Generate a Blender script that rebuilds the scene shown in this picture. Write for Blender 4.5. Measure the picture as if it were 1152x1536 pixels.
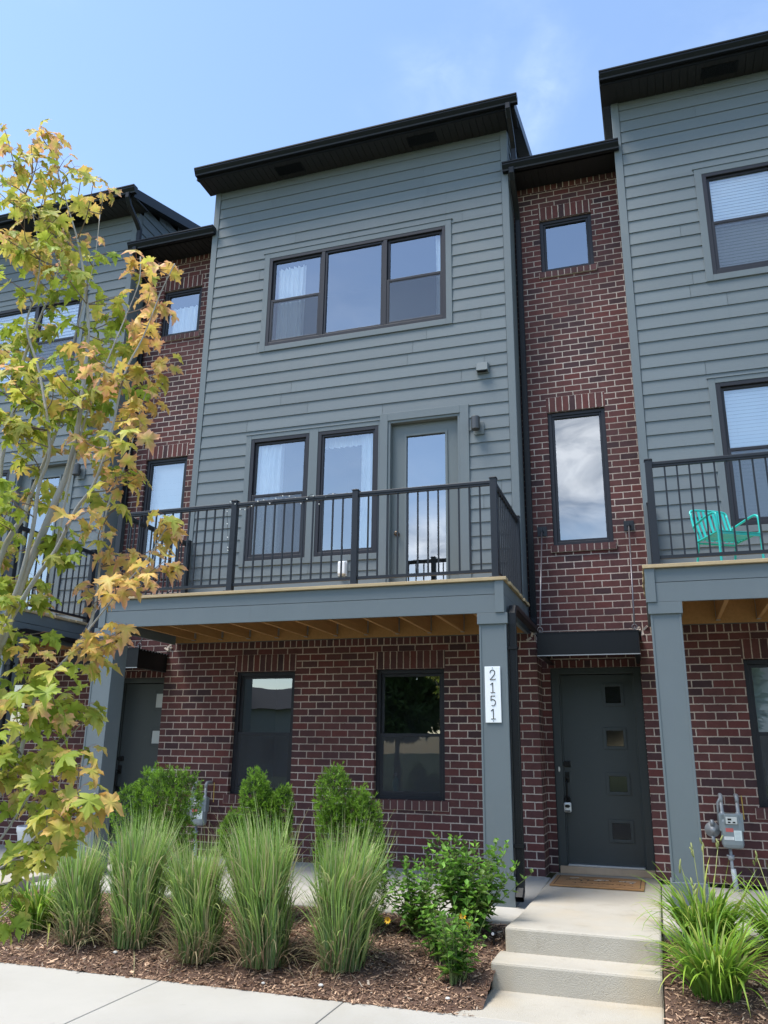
import bpy, math, random
import numpy as np
from mathutils import Vector, Matrix, Euler, noise
rad = math.radians
random.seed(7)
rng = np.random.RandomState(7)
S = bpy.context.scene
for o in list(bpy.data.objects): bpy.data.objects.remove(o)
COL = S.collection

# ------------------------------------------------------------------ camera
camd = bpy.data.cameras.new('camera')
cam = bpy.data.objects.new('camera', camd); COL.objects.link(cam)
R_ = Vector((0.94994196, 0.31214633, 0.01322681)); U_ = Vector((0.07660174, -0.2737446, 0.95874714)); F_ = Vector((-0.30289017, 0.90974093, 0.28395243))
M = Matrix((R_, U_, -F_)).transposed().to_4x4()
M.translation = Vector((0.18507333, -9.48581589, 1.29002493))
cam.matrix_world = M
camd.sensor_fit = 'HORIZONTAL'; camd.sensor_width = 36.0; camd.lens = 36.0 * 1205.63 / 1152
camd.clip_start = 0.05; camd.clip_end = 2000
S.camera = cam

# ------------------------------------------------------------------ light
SUN_EL, SUN_AZ = rad(66), rad(232)        # azimuth clockwise from +y
sund = bpy.data.lights.new('sun', 'SUN'); sund.energy = 2.0; sund.angle = rad(28); sund.color = (1.0, 0.95, 0.87)
sun = bpy.data.objects.new('sun', sund); COL.objects.link(sun)
sd = Vector((math.sin(SUN_AZ) * math.cos(SUN_EL), math.cos(SUN_AZ) * math.cos(SUN_EL), math.sin(SUN_EL)))
sun.rotation_euler = sd.to_track_quat('Z', 'Y').to_euler(); sun.location = sd * 40
W = bpy.data.worlds.new('World'); S.world = W; W.use_nodes = True
nt = W.node_tree; nt.nodes.clear()
def N(nt, t, **k):
    n = nt.nodes.new(t)
    for a, b in k.items():
        if a.startswith('i_'): n.inputs[a[2:].replace('_', ' ')].default_value = b
        else: setattr(n, a, b)
    return n
L = lambda nt, a, b: nt.links.new(a, b)
wo = N(nt, 'ShaderNodeOutputWorld'); bg = N(nt, 'ShaderNodeBackground'); bg.inputs[1].default_value = 0.114
sky = N(nt, 'ShaderNodeTexSky', sky_type='NISHITA', sun_disc=False, sun_elevation=SUN_EL, sun_rotation=SUN_AZ, air_density=1.15, dust_density=0.35, ozone_density=1.25)
tc = N(nt, 'ShaderNodeTexCoord')
def mathn(nt, op, a, b=None, c=None, clamp=False):
    n = N(nt, 'ShaderNodeMath', operation=op, use_clamp=clamp)
    for i, v in enumerate((a, b, c)):
        if v is None: continue
        if isinstance(v, (int, float)): n.inputs[i].default_value = v
        else: L(nt, v, n.inputs[i])
    return n.outputs[0]
def vm(nt, op, a, b=None):
    n = N(nt, 'ShaderNodeVectorMath', operation=op)
    for i, v in enumerate((a, b)):
        if v is None: continue
        if isinstance(v, (tuple, list)): n.inputs[i].default_value = v
        else: L(nt, v, n.inputs[i])
    return n
# thin white cloud, thicker in the part of the sky across the street
nz = N(nt, 'ShaderNodeTexNoise'); nz.inputs['Scale'].default_value = 3.1; nz.inputs['Detail'].default_value = 9; nz.inputs['Roughness'].default_value = 0.56; nz.inputs['Distortion'].default_value = 0.35
mp = N(nt, 'ShaderNodeMapping'); mp.inputs['Scale'].default_value = (1, 1, 2.1); mp.inputs['Location'].default_value = (3.3, 1.2, 0.4)
L(nt, tc.outputs['Generated'], mp.inputs[0]); L(nt, mp.outputs[0], nz.inputs['Vector'])
def blob(d, r):
    d = Vector(d).normalized()
    dist = vm(nt, 'DISTANCE', tc.outputs['Generated'], tuple(d)).outputs['Value']
    return mathn(nt, 'SUBTRACT', 1.0, mathn(nt, 'DIVIDE', dist, r), clamp=True)
b1 = blob((-0.65, -9.9, 4.1), 0.19); b2 = blob((-2.45, -9.5, 2.35), 0.105); b3 = blob((-2.6, 9, 9.5), 0.35)
bs = mathn(nt, 'ADD', mathn(nt, 'ADD', mathn(nt, 'MULTIPLY', b1, 0.75), mathn(nt, 'MULTIPLY', b2, 0.55)), mathn(nt, 'MULTIPLY', b3, 0.04))
cm = mathn(nt, 'ADD', nz.outputs[0], bs)
cr = N(nt, 'ShaderNodeMapRange', interpolation_type='SMOOTHSTEP'); L(nt, cm, cr.inputs[0])
cr.inputs[1].default_value = 0.56; cr.inputs[2].default_value = 1.12; cr.inputs[3].default_value = 0.0; cr.inputs[4].default_value = 0.9
hz = N(nt, 'ShaderNodeMixRGB'); hz.inputs[0].default_value = 0.0; L(nt, sky.outputs[0], hz.inputs[1]); hz.inputs[2].default_value = (5.5, 6.3, 7.2, 1)
n2 = N(nt, 'ShaderNodeTexNoise'); n2.inputs['Scale'].default_value = 11; n2.inputs['Detail'].default_value = 8; n2.inputs['Roughness'].default_value = 0.6; n2.inputs['Distortion'].default_value = 0.6; L(nt, mp.outputs[0], n2.inputs['Vector'])
cc_ = N(nt, 'ShaderNodeValToRGB'); L(nt, n2.outputs[0], cc_.inputs[0]); cc_.color_ramp.elements[0].position = .36; cc_.color_ramp.elements[0].color = (3.3, 3.7, 4.3, 1); cc_.color_ramp.elements[1].position = .62; cc_.color_ramp.elements[1].color = (9.2, 9.4, 9.6, 1)
n3_ = N(nt, 'ShaderNodeTexNoise'); n3_.inputs['Scale'].default_value = 1.7; n3_.inputs['Detail'].default_value = 7; n3_.inputs['Roughness'].default_value = 0.55; n3_.inputs['Distortion'].default_value = 0.8; L(nt, mp.outputs[0], n3_.inputs['Vector'])
th_ = N(nt, 'ShaderNodeMapRange', interpolation_type='SMOOTHSTEP'); L(nt, mathn(nt, 'ADD', n3_.outputs[0], mathn(nt, 'MULTIPLY', blob((-.19, .70, .685), .22), .14)), th_.inputs[0]); th_.inputs[1].default_value = .46; th_.inputs[2].default_value = .80; th_.inputs[4].default_value = .17
cf = mathn(nt, 'MAXIMUM', cr.outputs[0], th_.outputs[0])
mx = N(nt, 'ShaderNodeMixRGB'); L(nt, cf, mx.inputs[0]); L(nt, hz.outputs[0], mx.inputs[1]); L(nt, cc_.outputs[0], mx.inputs[2])
L(nt, mx.outputs[0], bg.inputs[0]); L(nt, bg.outputs[0], wo.inputs[0])
S.view_settings.view_transform = 'Standard'; S.view_settings.look = 'None'; S.view_settings.gamma = 1.0
S.view_settings.exposure = 1.44
S.cycles.max_bounces = 6; S.cycles.transparent_max_bounces = 16; S.cycles.transmission_bounces = 4

# ------------------------------------------------------------------ materials
def mat(name):
    m = bpy.data.materials.new(name); m.use_nodes = True
    t = m.node_tree; b = t.nodes['Principled BSDF']
    return m, t, b
def simple(name, col, rough=0.6, metal=0.0, var=0.0, vscale=3.0, bump=0.0, bscale=60.0, spec=0.5, island=0.0, coord='Object', stretch=(1, 1, 1)):
    m, t, b = mat(name)
    b.inputs['Roughness'].default_value = rough; b.inputs['Metallic'].default_value = metal
    b.inputs['Specular IOR Level'].default_value = spec
    tcn = N(t, 'ShaderNodeTexCoord'); mpn = N(t, 'ShaderNodeMapping'); L(t, tcn.outputs[coord], mpn.inputs[0]); mpn.inputs['Scale'].default_value = stretch
    fac = None
    if var:
        n1 = N(t, 'ShaderNodeTexNoise'); n1.inputs['Scale'].default_value = vscale; n1.inputs['Detail'].default_value = 6; n1.inputs['Roughness'].default_value = .65
        L(t, mpn.outputs[0], n1.inputs['Vector'])
        fac = mathn(t, 'MULTIPLY_ADD', n1.outputs[0], 2 * var, 1 - var)
    if island:
        g = N(t, 'ShaderNodeNewGeometry')
        f2 = mathn(t, 'MULTIPLY_ADD', g.outputs['Random Per Island'], 2 * island, 1 - island)
        fac = f2 if fac is None else mathn(t, 'MULTIPLY', fac, f2)
    if fac is not None:
        v = vm(t, 'SCALE', tuple(col[:3])); L(t, fac, v.inputs['Scale']); L(t, v.outputs[0], b.inputs['Base Color'])
    else: b.inputs['Base Color'].default_value = (*col[:3], 1)
    if bump:
        n2 = N(t, 'ShaderNodeTexNoise'); n2.inputs['Scale'].default_value = bscale; n2.inputs['Detail'].default_value = 5
        L(t, mpn.outputs[0], n2.inputs['Vector'])
        bn = N(t, 'ShaderNodeBump'); bn.inputs['Strength'].default_value = bump; bn.inputs['Distance'].default_value = 0.01
        L(t, n2.outputs[0], bn.inputs['Height']); L(t, bn.outputs[0], b.inputs['Normal'])
    return m
def brick(name, bw, off, mort=0.0135):
    m, t, b = mat(name)
    uv = N(t, 'ShaderNodeUVMap'); 
    # ragged edges
    wn = N(t, 'ShaderNodeTexNoise'); wn.inputs['Scale'].default_value = 42; wn.inputs['Detail'].default_value = 3; L(t, uv.outputs[0], wn.inputs['Vector'])
    w1 = vm(t, 'SUBTRACT', wn.outputs['Color'], (0.5, 0.5, 0.5)); w2 = vm(t, 'SCALE', w1.outputs[0]); w2.inputs['Scale'].default_value = 0.009
    w3 = vm(t, 'ADD', uv.outputs[0], w2.outputs[0])
    br = N(t, 'ShaderNodeTexBrick'); br.offset = off; br.squash = 1
    L(t, w3.outputs[0], br.inputs['Vector'])
    br.inputs['Scale'].default_value = 1; br.inputs['Brick Width'].default_value = bw; br.inputs['Row Height'].default_value = .0843
    br.inputs['Mortar Size'].default_value = mort / 2; br.inputs['Mortar Smooth'].default_value = .25; br.inputs['Bias'].default_value = 0
    br.inputs['Color1'].default_value = (0, 0, 0, 1); br.inputs['Color2'].default_value = (1, 1, 1, 1); br.inputs['Mortar'].default_value = (.5, .5, .5, 1)
    rp = N(t, 'ShaderNodeValToRGB'); L(t, br.outputs['Color'], rp.inputs[0]); e = rp.color_ramp.elements
    e[0].position = 0; e[0].color = (.052, .028, .031, 1); e[1].position = 1; e[1].color = (.125, .038, .034, 1)
    for p, c in ((.12, (.074, .034, .036, 1)), (.4, (.100, .039, .037, 1)), (.75, (.112, .043, .040, 1))):
        x = e.new(p); x.color = c
    n1 = N(t, 'ShaderNodeTexNoise'); n1.inputs['Scale'].default_value = 9; n1.inputs['Detail'].default_value = 8; n1.inputs['Roughness'].default_value = .75; L(t, uv.outputs[0], n1.inputs['Vector'])
    n3 = N(t, 'ShaderNodeTexNoise'); n3.inputs['Scale'].default_value = 1.1; n3.inputs['Detail'].default_value = 4; L(t, uv.outputs[0], n3.inputs['Vector'])
    v = vm(t, 'SCALE', rp.outputs[0]); L(t, mathn(t, 'MULTIPLY', mathn(t, 'MULTIPLY_ADD', n1.outputs[0], 1.0, .5), mathn(t, 'MULTIPLY_ADD', n3.outputs[0], .5, .75)), v.inputs['Scale'])
    # few pale mortar smears
    n4 = N(t, 'ShaderNodeTexNoise'); n4.inputs['Scale'].default_value = 5.3; n4.inputs['Detail'].default_value = 7; n4.inputs['Roughness'].default_value = .7; L(t, uv.outputs[0], n4.inputs['Vector'])
    sm = N(t, 'ShaderNodeMapRange', interpolation_type='SMOOTHSTEP'); L(t, n4.outputs[0], sm.inputs[0]); sm.inputs[1].default_value = .64; sm.inputs[2].default_value = .80; sm.inputs[4].default_value = .38
    mb = N(t, 'ShaderNodeMixRGB'); L(t, sm.outputs[0], mb.inputs[0]); L(t, v.outputs[0], mb.inputs[1]); mb.inputs[2].default_value = (.32, .27, .25, 1)
    mo = N(t, 'ShaderNodeMixRGB'); L(t, mathn(t, 'MULTIPLY_ADD', mathn(t, 'SUBTRACT', n3.outputs[0], .5), 3.0, n1.outputs[0], clamp=True), mo.inputs[0]); mo.inputs[1].default_value = (.30, .24, .20, 1); mo.inputs[2].default_value = (.60, .50, .43, 1)
    mx_ = N(t, 'ShaderNodeMixRGB'); L(t, br.outputs['Fac'], mx_.inputs[0]); L(t, mb.outputs[0], mx_.inputs[1]); L(t, mo.outputs[0], mx_.inputs[2])
    L(t, mx_.outputs[0], b.inputs['Base Color']); b.inputs['Roughness'].default_value = .82; b.inputs['Specular IOR Level'].default_value = .3
    h = mathn(t, 'SUBTRACT', mathn(t, 'MULTIPLY', n1.outputs[0], .25), br.outputs['Fac'])
    bn = N(t, 'ShaderNodeBump'); bn.inputs['Strength'].default_value = .9; bn.inputs['Distance'].default_value = .007
    L(t, h, bn.inputs['Height']); L(t, bn.outputs[0], b.inputs['Normal'])
    return m
def glass(name, refl=.26, tint=(.82, .88, .9)):
    m, t, b = mat(name); t.nodes.remove(b); out = t.nodes['Material Output']
    tr = N(t, 'ShaderNodeBsdfTransparent'); tr.inputs[0].default_value = (*tint, 1)
    gl = N(t, 'ShaderNodeBsdfGlossy'); gl.inputs['Roughness'].default_value = 0.0; gl.inputs[0].default_value = (.92, .95, 1, 1)
    nn = N(t, 'ShaderNodeTexNoise'); nn.inputs['Scale'].default_value = 1.6; tcn = N(t, 'ShaderNodeTexCoord'); L(t, tcn.outputs['Object'], nn.inputs['Vector'])
    bn = N(t, 'ShaderNodeBump'); bn.inputs['Strength'].default_value = .25; bn.inputs['Distance'].default_value = .004; L(t, nn.outputs[0], bn.inputs['Height']); L(t, bn.outputs[0], gl.inputs['Normal'])
    fr = N(t, 'ShaderNodeFresnel'); fr.inputs[0].default_value = 1.5
    f = mathn(t, 'ADD', fr.outputs[0], refl, clamp=True)
    mi = N(t, 'ShaderNodeMixShader'); L(t, f, mi.inputs[0]); L(t, tr.outputs[0], mi.inputs[1]); L(t, gl.outputs[0], mi.inputs[2]); L(t, mi.outputs[0], out.inputs[0])
    return m
def screen_mat(name, fac=.42):
    m, t, b = mat(name); out = t.nodes['Material Output']
    b.inputs['Base Color'].default_value = (.035, .037, .045, 1); b.inputs['Roughness'].default_value = .7
    tr = N(t, 'ShaderNodeBsdfTransparent'); mi = N(t, 'ShaderNodeMixShader'); mi.inputs[0].default_value = fac
    L(t, tr.outputs[0], mi.inputs[1]); L(t, b.outputs[0], mi.inputs[2]); L(t, mi.outputs[0], out.inputs[0])
    return m
def leafmat(name, rough=.5, trans=.35, attr=True, col=(.1, .2, .03), var=.25, spec=.4):
    m, t, b = mat(name); out = t.nodes['Material Output']
    if attr:
        a = N(t, 'ShaderNodeAttribute', attribute_name='Col'); src = a.outputs['Color']
    else:
        g = N(t, 'ShaderNodeNewGeometry'); v = vm(t, 'SCALE', tuple(col)); L(t, mathn(t, 'MULTIPLY_ADD', g.outputs['Random Per Island'], 2 * var, 1 - var), v.inputs['Scale']); src = v.outputs[0]
    L(t, src, b.inputs['Base Color']); b.inputs['Roughness'].default_value = rough; b.inputs['Specular IOR Level'].default_value = spec
    tl = N(t, 'ShaderNodeBsdfTranslucent'); L(t, src, tl.inputs[0])
    mi = N(t, 'ShaderNodeMixShader'); mi.inputs[0].default_value = trans
    L(t, b.outputs[0], mi.inputs[1]); L(t, tl.outputs[0], mi.inputs[2]); L(t, mi.outputs[0], out.inputs[0])
    return m
def stain(m, col, scale=2.0, lo=.5, hi=.75, amt=.4, stretch=(1, 1, 1), seed=0.0, detail=7):
    t = m.node_tree; b = t.nodes['Principled BSDF']; l = b.inputs['Base Color'].links; src = l[0].from_socket if l else None
    tcn = N(t, 'ShaderNodeTexCoord'); mpn = N(t, 'ShaderNodeMapping'); mpn.inputs['Scale'].default_value = stretch; mpn.inputs['Location'].default_value = (seed, seed * .7, seed * 1.3); L(t, tcn.outputs['Object'], mpn.inputs[0])
    n = N(t, 'ShaderNodeTexNoise'); n.inputs['Scale'].default_value = scale; n.inputs['Detail'].default_value = detail; n.inputs['Roughness'].default_value = .62; n.inputs['Distortion'].default_value = .5; L(t, mpn.outputs[0], n.inputs['Vector'])
    r_ = N(t, 'ShaderNodeMapRange', interpolation_type='SMOOTHSTEP'); L(t, n.outputs[0], r_.inputs[0]); r_.inputs[1].default_value = lo; r_.inputs[2].default_value = hi; r_.inputs[4].default_value = amt
    x = N(t, 'ShaderNodeMixRGB'); L(t, r_.outputs[0], x.inputs[0]); x.inputs[2].default_value = (*col, 1)
    if src: L(t, src, x.inputs[1])
    else: x.inputs[1].default_value = b.inputs['Base Color'].default_value
    L(t, x.outputs[0], b.inputs['Base Color']); return m
PAINT = (.128, .153, .165)
siding_m = simple('siding_paint', PAINT, .62, var=.09, vscale=1.3, bump=.12, bscale=55, island=.055, stretch=(.25, 1, 3))
trim_m = simple('trim_paint', (.128, .153, .164), .6, var=.08, vscale=2.2, bump=.06, bscale=80)
door_m = simple('door_paint', (.043, .053, .056), .42, var=.06, vscale=1.5)
bdoor_m = simple('balcony_door_paint', (.125, .145, .146), .45, var=.05, vscale=1.5)
black_m = simple('black_aluminium', (.009, .010, .012), .36, var=.15, vscale=4, spec=.25)
soffit_m = simple('soffit_black', (.012, .012, .013), .55, var=.1, vscale=6)
frame_m = simple('window_frame_dark', (.017, .017, .023), .45, spec=.35, var=.08, vscale=8)
rail_m = simple('railing_metal', (.015, .018, .024), .45, spec=.35, var=.08, vscale=8)
roof_m = simple('roof_shingle', (.03, .03, .032), .9, var=.3, vscale=30)
brick_m = brick('brick', .2125, .5)
soldier_m = brick('soldier_brick', .2125, 0.0)
glass_m = glass('window_glass', .25, (.95, .98, 1)); glass_g = glass('ground_window_glass', .22, (.7, .75, .78)); glass_d = glass('door_glass', .30, (.6, .66, .7))
glass_l = glass('door_lite_glass', .12, (.5, .55, .6))
screen_m = screen_mat('insect_screen'); screen_g = screen_mat('ground_insect_screen', .62)
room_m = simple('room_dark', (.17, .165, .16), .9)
curtain_m = simple('curtain_fabric', (.93, .95, .95), .8, var=.06, vscale=5); curtain_p = simple('curtain_rose', (.52, .34, .34), .8)
blind_m = simple('blind_white', (.88, .91, .90), .55, var=.03)
conc_m = simple('concrete', (.44, .418, .37), .85, var=.13, vscale=1.7, bump=.25, bscale=130)
wood_m = simple('deck_wood', (.38, .20, .07), .75, var=.3, vscale=5, bump=.2, bscale=40, island=.12, stretch=(6, .6, 6))
edge_m = simple('deck_board', (.46, .34, .19), .75, var=.25, vscale=6, bump=.2, island=.1)
galv_m = simple('galvanised_steel', (.30, .32, .34), .45, .5, var=.2, vscale=20)
steel_m = simple('rod_steel', (.16, .15, .16), .4, .6)
stain(siding_m, (.19, .20, .195), 2.4, .52, .80, .35, (.6, 1, .5)); stain(siding_m, (.085, .095, .095), 6, .60, .82, .35, (2.2, 1, .22), 3.1)
stain(trim_m, (.19, .20, .195), 3.5, .55, .80, .3, (1, 1, .5)); stain(trim_m, (.075, .08, .075), 9, .62, .8, .35, (2, 1, .3), 5)
stain(door_m, (.075, .083, .083), 5, .55, .8, .4)
stain(conc_m, (.30, .27, .21), 1.3, .48, .72, .45); stain(conc_m, (.22, .20, .17), 14, .62, .74, .35, seed=2)
# ------------------------------------------------------------------ mesh builder
class MB:
    def __init__(s): s.v = []; s.f = []; s.mi = []; s.uv = {}; s.col = None
    def face(s, pts, mi=0, uv=None):
        b = len(s.v); s.v += [tuple(p) for p in pts]; s.f.append(tuple(range(b, b + len(pts)))); s.mi.append(mi)
        if uv: s.uv[len(s.f) - 1] = uv
    def box(s, x0, x1, y0, y1, z0, z1, mi=0, mat=None):
        P = [(x0, y0, z0), (x1, y0, z0), (x1, y1, z0), (x0, y1, z0), (x0, y0, z1), (x1, y0, z1), (x1, y1, z1), (x0, y1, z1)]
        if mat is not None: P = [tuple(mat @ Vector(p)) for p in P]
        b = len(s.v); s.v += P
        for q in ((0, 3, 2, 1), (4, 5, 6, 7), (0, 1, 5, 4), (1, 2, 6, 5), (2, 3, 7, 6), (3, 0, 4, 7)):
            s.f.append(tuple(b + i for i in q)); s.mi.append(mi)
    def bar(s, p0, p1, w, h, up=(0, 0, 1), mi=0):
        p0 = Vector(p0); p1 = Vector(p1); d = (p1 - p0).normalized(); u = Vector(up); r = d.cross(u)
        if r.length < 1e-4: r = d.cross(Vector((0, 1, 0)))
        r.normalize(); u = r.cross(d).normalized()
        b = len(s.v)
        for p in (p0, p1):
            for a, c in ((-1, -1), (1, -1), (1, 1), (-1, 1)): s.v.append(tuple(p + r * a * w / 2 + u * c * h / 2))
        for q in ((0, 1, 2, 3), (7, 6, 5, 4), (0, 4, 5, 1), (1, 5, 6, 2), (2, 6, 7, 3), (3, 7, 4, 0)):
            s.f.append(tuple(b + i for i in q)); s.mi.append(mi)
    def tube(s, pts, rad_, n=8, mi=0, cap=True):
        pts = [Vector(p) for p in pts]
        if not hasattr(rad_, '__len__'): rad_ = [rad_] * len(pts)
        b = len(s.v); prev = None
        for i, p in enumerate(pts):
            d = (pts[min(i + 1, len(pts) - 1)] - pts[max(i - 1, 0)])
            if d.length < 1e-9: d = Vector((0, 0, 1))
            d.normalize()
            a = prev if prev is not None else (Vector((1, 0, 0)) if abs(d.x) < .8 else Vector((0, 1, 0)))
            a = (a - d * a.dot(d)).normalized(); prev = a; c = d.cross(a)
            for k in range(n):
                t = 2 * math.pi * k / n; s.v.append(tuple(p + (a * math.cos(t) + c * math.sin(t)) * rad_[i]))
        for i in range(len(pts) - 1):
            for k in range(n):
                k2 = (k + 1) % n; s.f.append((b + i * n + k, b + i * n + k2, b + (i + 1) * n + k2, b + (i + 1) * n + k)); s.mi.append(mi)
        if cap:
            s.f.append(tuple(b + k for k in reversed(range(n)))); s.mi.append(mi)
            s.f.append(tuple(b + (len(pts) - 1) * n + k for k in range(n))); s.mi.append(mi)
    def rings(s, c, prof, n=20, axis='z', mi=0):   # lathe: prof = [(r, h)]
        b = len(s.v)
        for r, h in prof:
            for k in range(n):
                t = 2 * math.pi * k / n; a, d = r * math.cos(t), r * math.sin(t)
                s.v.append((c[0] + a, c[1] + d, c[2] + h) if axis == 'z' else (c[0] + a, c[1] + h, c[2] + d) if axis == 'y' else (c[0] + h, c[1] + a, c[2] + d))
        for i in range(len(prof) - 1):
            for k in range(n):
                k2 = (k + 1) % n; s.f.append((b + i * n + k, b + i * n + k2, b + (i + 1) * n + k2, b + (i + 1) * n + k)); s.mi.append(mi)
        s.f.append(tuple(b + k for k in reversed(range(n)))); s.mi.append(mi); s.f.append(tuple(b + (len(prof) - 1) * n + k for k in range(n))); s.mi.append(mi)
    def build(s, name, mats, parent=None, smooth=False, bevel=0, loc=None, uvs=True, colors=None):
        me = bpy.data.meshes.new(name); me.from_pydata(s.v, [], s.f)
        if not isinstance(mats, (list, tuple)): mats = [mats]
        for m in mats: me.materials.append(m)
        me.polygons.foreach_set('material_index', s.mi)
        if smooth: me.polygons.foreach_set('use_smooth', [True] * len(s.f))
        if uvs:
            ul = me.uv_layers.new(name='UVMap')
            for p in me.polygons:
                cu = s.uv.get(p.index); nr = p.normal
                for j, li in enumerate(p.loop_indices):
                    if cu: ul.data[li].uv = cu[j]; continue
                    co = me.vertices[me.loops[li].vertex_index].co
                    if abs(nr.y) >= abs(nr.x) and abs(nr.y) >= abs(nr.z): ul.data[li].uv = (co.x, co.z)
                    elif abs(nr.x) >= abs(nr.z): ul.data[li].uv = (co.y + .05, co.z)
                    else: ul.data[li].uv = (co.x, co.y)
        if colors is not None:
            ca = me.color_attributes.new('Col', 'FLOAT_COLOR', 'POINT')
            arr = np.ones((len(s.v), 4), np.float32); arr[:, :3] = np.array(colors, np.float32); ca.data.foreach_set('color', arr.ravel())
        me.update()
        o = bpy.data.objects.new(name, me); COL.objects.link(o)
        if parent is not None: o.parent = parent
        if loc is not None: o.location = loc
        if bevel:
            md = o.modifiers.new('bevel', 'BEVEL'); md.width = bevel; md.segments = 2; md.limit_method = 'ANGLE'
        return o
def thing(name, label, cat, loc=(0, 0, 0), rz=0, group=None):
    o = bpy.data.objects.new(name, None); COL.objects.link(o); o.location = loc; o.rotation_euler = (0, 0, rz)
    o.empty_display_size = .1; o['label'] = label; o['category'] = cat
    if group: o['group'] = group
    return o
def tag(o, label, cat, group=None, kind=None):
    if label: o['label'] = label
    if cat: o['category'] = cat
    if group: o['group'] = group
    if kind: o['kind'] = kind
    return o
def struct(o): o['kind'] = 'structure'; return o

# ------------------------------------------------------------------ wall helpers
def intervals(a, b, cuts):
    segs = [(a, b)]
    for c0, c1 in cuts:
        n = []
        for s0, s1 in segs:
            if c1 <= s0 or c0 >= s1: n.append((s0, s1)); continue
            if c0 > s0: n.append((s0, c0))
            if c1 < s1: n.append((c1, s1))
        segs = n
    return segs
def wall(mb, x0, x1, z0, z1, y, holes=(), mi=0):
    zs = sorted({z0, z1, *[h[2] for h in holes if z0 < h[2] < z1], *[h[3] for h in holes if z0 < h[3] < z1]})
    for a, b in zip(zs, zs[1:]):
        for s0, s1 in intervals(x0, x1, [(h[0], h[1]) for h in holes if h[2] < b - 1e-6 and h[3] > a + 1e-6]):
            mb.face([(s0, y, a), (s1, y, a), (s1, y, b), (s0, y, b)], mi)
def reveal(mb, x0, x1, z0, z1, y0, y1, mi=0, bottom=True):
    mb.face([(x0, y0, z0), (x0, y1, z0), (x0, y1, z1), (x0, y0, z1)], mi)
    mb.face([(x1, y1, z0), (x1, y0, z0), (x1, y0, z1), (x1, y1, z1)], mi)
    mb.face([(x0, y0, z1), (x0, y1, z1), (x1, y1, z1), (x1, y0, z1)], mi)
    if bottom: mb.face([(x0, y0, z0), (x1, y0, z0), (x1, y1, z0), (x0, y1, z0)], mi)
EXP = .1758
def lap(mb, place, u0, u1, z0, z1, holes, ph, rr):
    """lap siding boards; place(u, out, z) -> point; board butt joints at random"""
    k = math.floor((z0 - ph) / EXP)
    while ph + k * EXP < z1:
        a0 = ph + k * EXP; b0 = a0 + EXP; k += 1
        a = max(a0, z0); b = min(b0, z1)
        if b - a < .01: continue
        off = lambda z: .016 - .013 * (z - a0) / EXP
        zs = sorted({a, b, *[h[i] for h in holes for i in (2, 3) if a < h[i] < b]})
        joints = []; u = u0 + rr.uniform(.3, 3.4)
        while u < u1: joints.append(u); u += rr.uniform(1.6, 3.6)
        for za, zb in zip(zs, zs[1:]):
            segs = intervals(u0, u1, [(h[0], h[1]) for h in holes if h[2] < zb - 1e-6 and h[3] > za + 1e-6])
            segs = [q for s_ in segs for q in intervals(s_[0], s_[1], [(j, j + .0045) for j in joints])]
            for s0, s1 in segs:
                P = [place(s0, off(za), za), place(s1, off(za), za), place(s1, off(zb), zb), place(s0, off(zb), zb)]
                bi = len(mb.v); mb.v += P; mb.f.append((bi, bi + 1, bi + 2, bi + 3)); mb.mi.append(0)
                if za <= a0 + 1e-6:
                    mb.v += [place(s0, -.004, za), place(s1, -.004, za)]
                    mb.f.append((bi + 1, bi, bi + 4, bi + 5)); mb.mi.append(0)
# ------------------------------------------------------------------ windows
def drape(name, parent, x0, x1, z0, z1, y, m, folds, amp=.03, seed=0):
    r = random.Random(seed); mb = MB(); n = folds * 10; zs = [z0, (z0 * 2 + z1) / 3, (z0 + 2 * z1) / 3, z1]
    ph = [r.uniform(0, 6.28) for _ in range(3)]
    for i in range(n + 1):
        t = i / n
        for j, z in enumerate(zs):
            a = amp * (1.15 - .25 * j / 3)
            yy = y + a * math.sin(2 * math.pi * folds * t + ph[0] + .5 * math.sin(5 * t + ph[1])) + .4 * a * math.sin(2 * math.pi * folds * 2.3 * t + ph[2] + .3 * j)
            mb.v.append((x0 + (x1 - x0) * t + .008 * math.sin(3 * t * folds + j), yy, z))
    for i in range(n):
        for j in range(3):
            b = i * 4 + j; mb.f.append((b, b + 4, b + 5, b + 1)); mb.mi.append(0)
    return mb.build(name, m, parent, smooth=True)
def blinds(parent, x0, x1, z0, z1, y, pitch=.045):
    mb = MB(); z = z0 + .02
    while z < z1 - .03:
        c, s_ = math.cos(rad(78)) * .024, math.sin(rad(78)) * .024
        mb.face([(x0, y - c, z - s_), (x1, y - c, z - s_), (x1, y + c, z + s_), (x0, y + c, z + s_)]); z += pitch
    for q in (.18, .82): mb.box(x0 + (x1 - x0) * q, x0 + (x1 - x0) * q + .004, y - .03, y - .027, z0, z1)
    mb.box(x0, x1, y - .03, y + .03, z1 - .04, z1)
    return mb.build('blind', blind_m, parent)
def frame_ring(mb, x0, x1, z0, z1, w, y0, y1):
    mb.box(x0, x0 + w, y0, y1, z0, z1); mb.box(x1 - w, x1, y0, y1, z0, z1)
    mb.box(x0 + w, x1 - w, y0, y1, z0, z0 + w); mb.box(x0 + w, x1 - w, y0, y1, z1 - w, z1)
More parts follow.
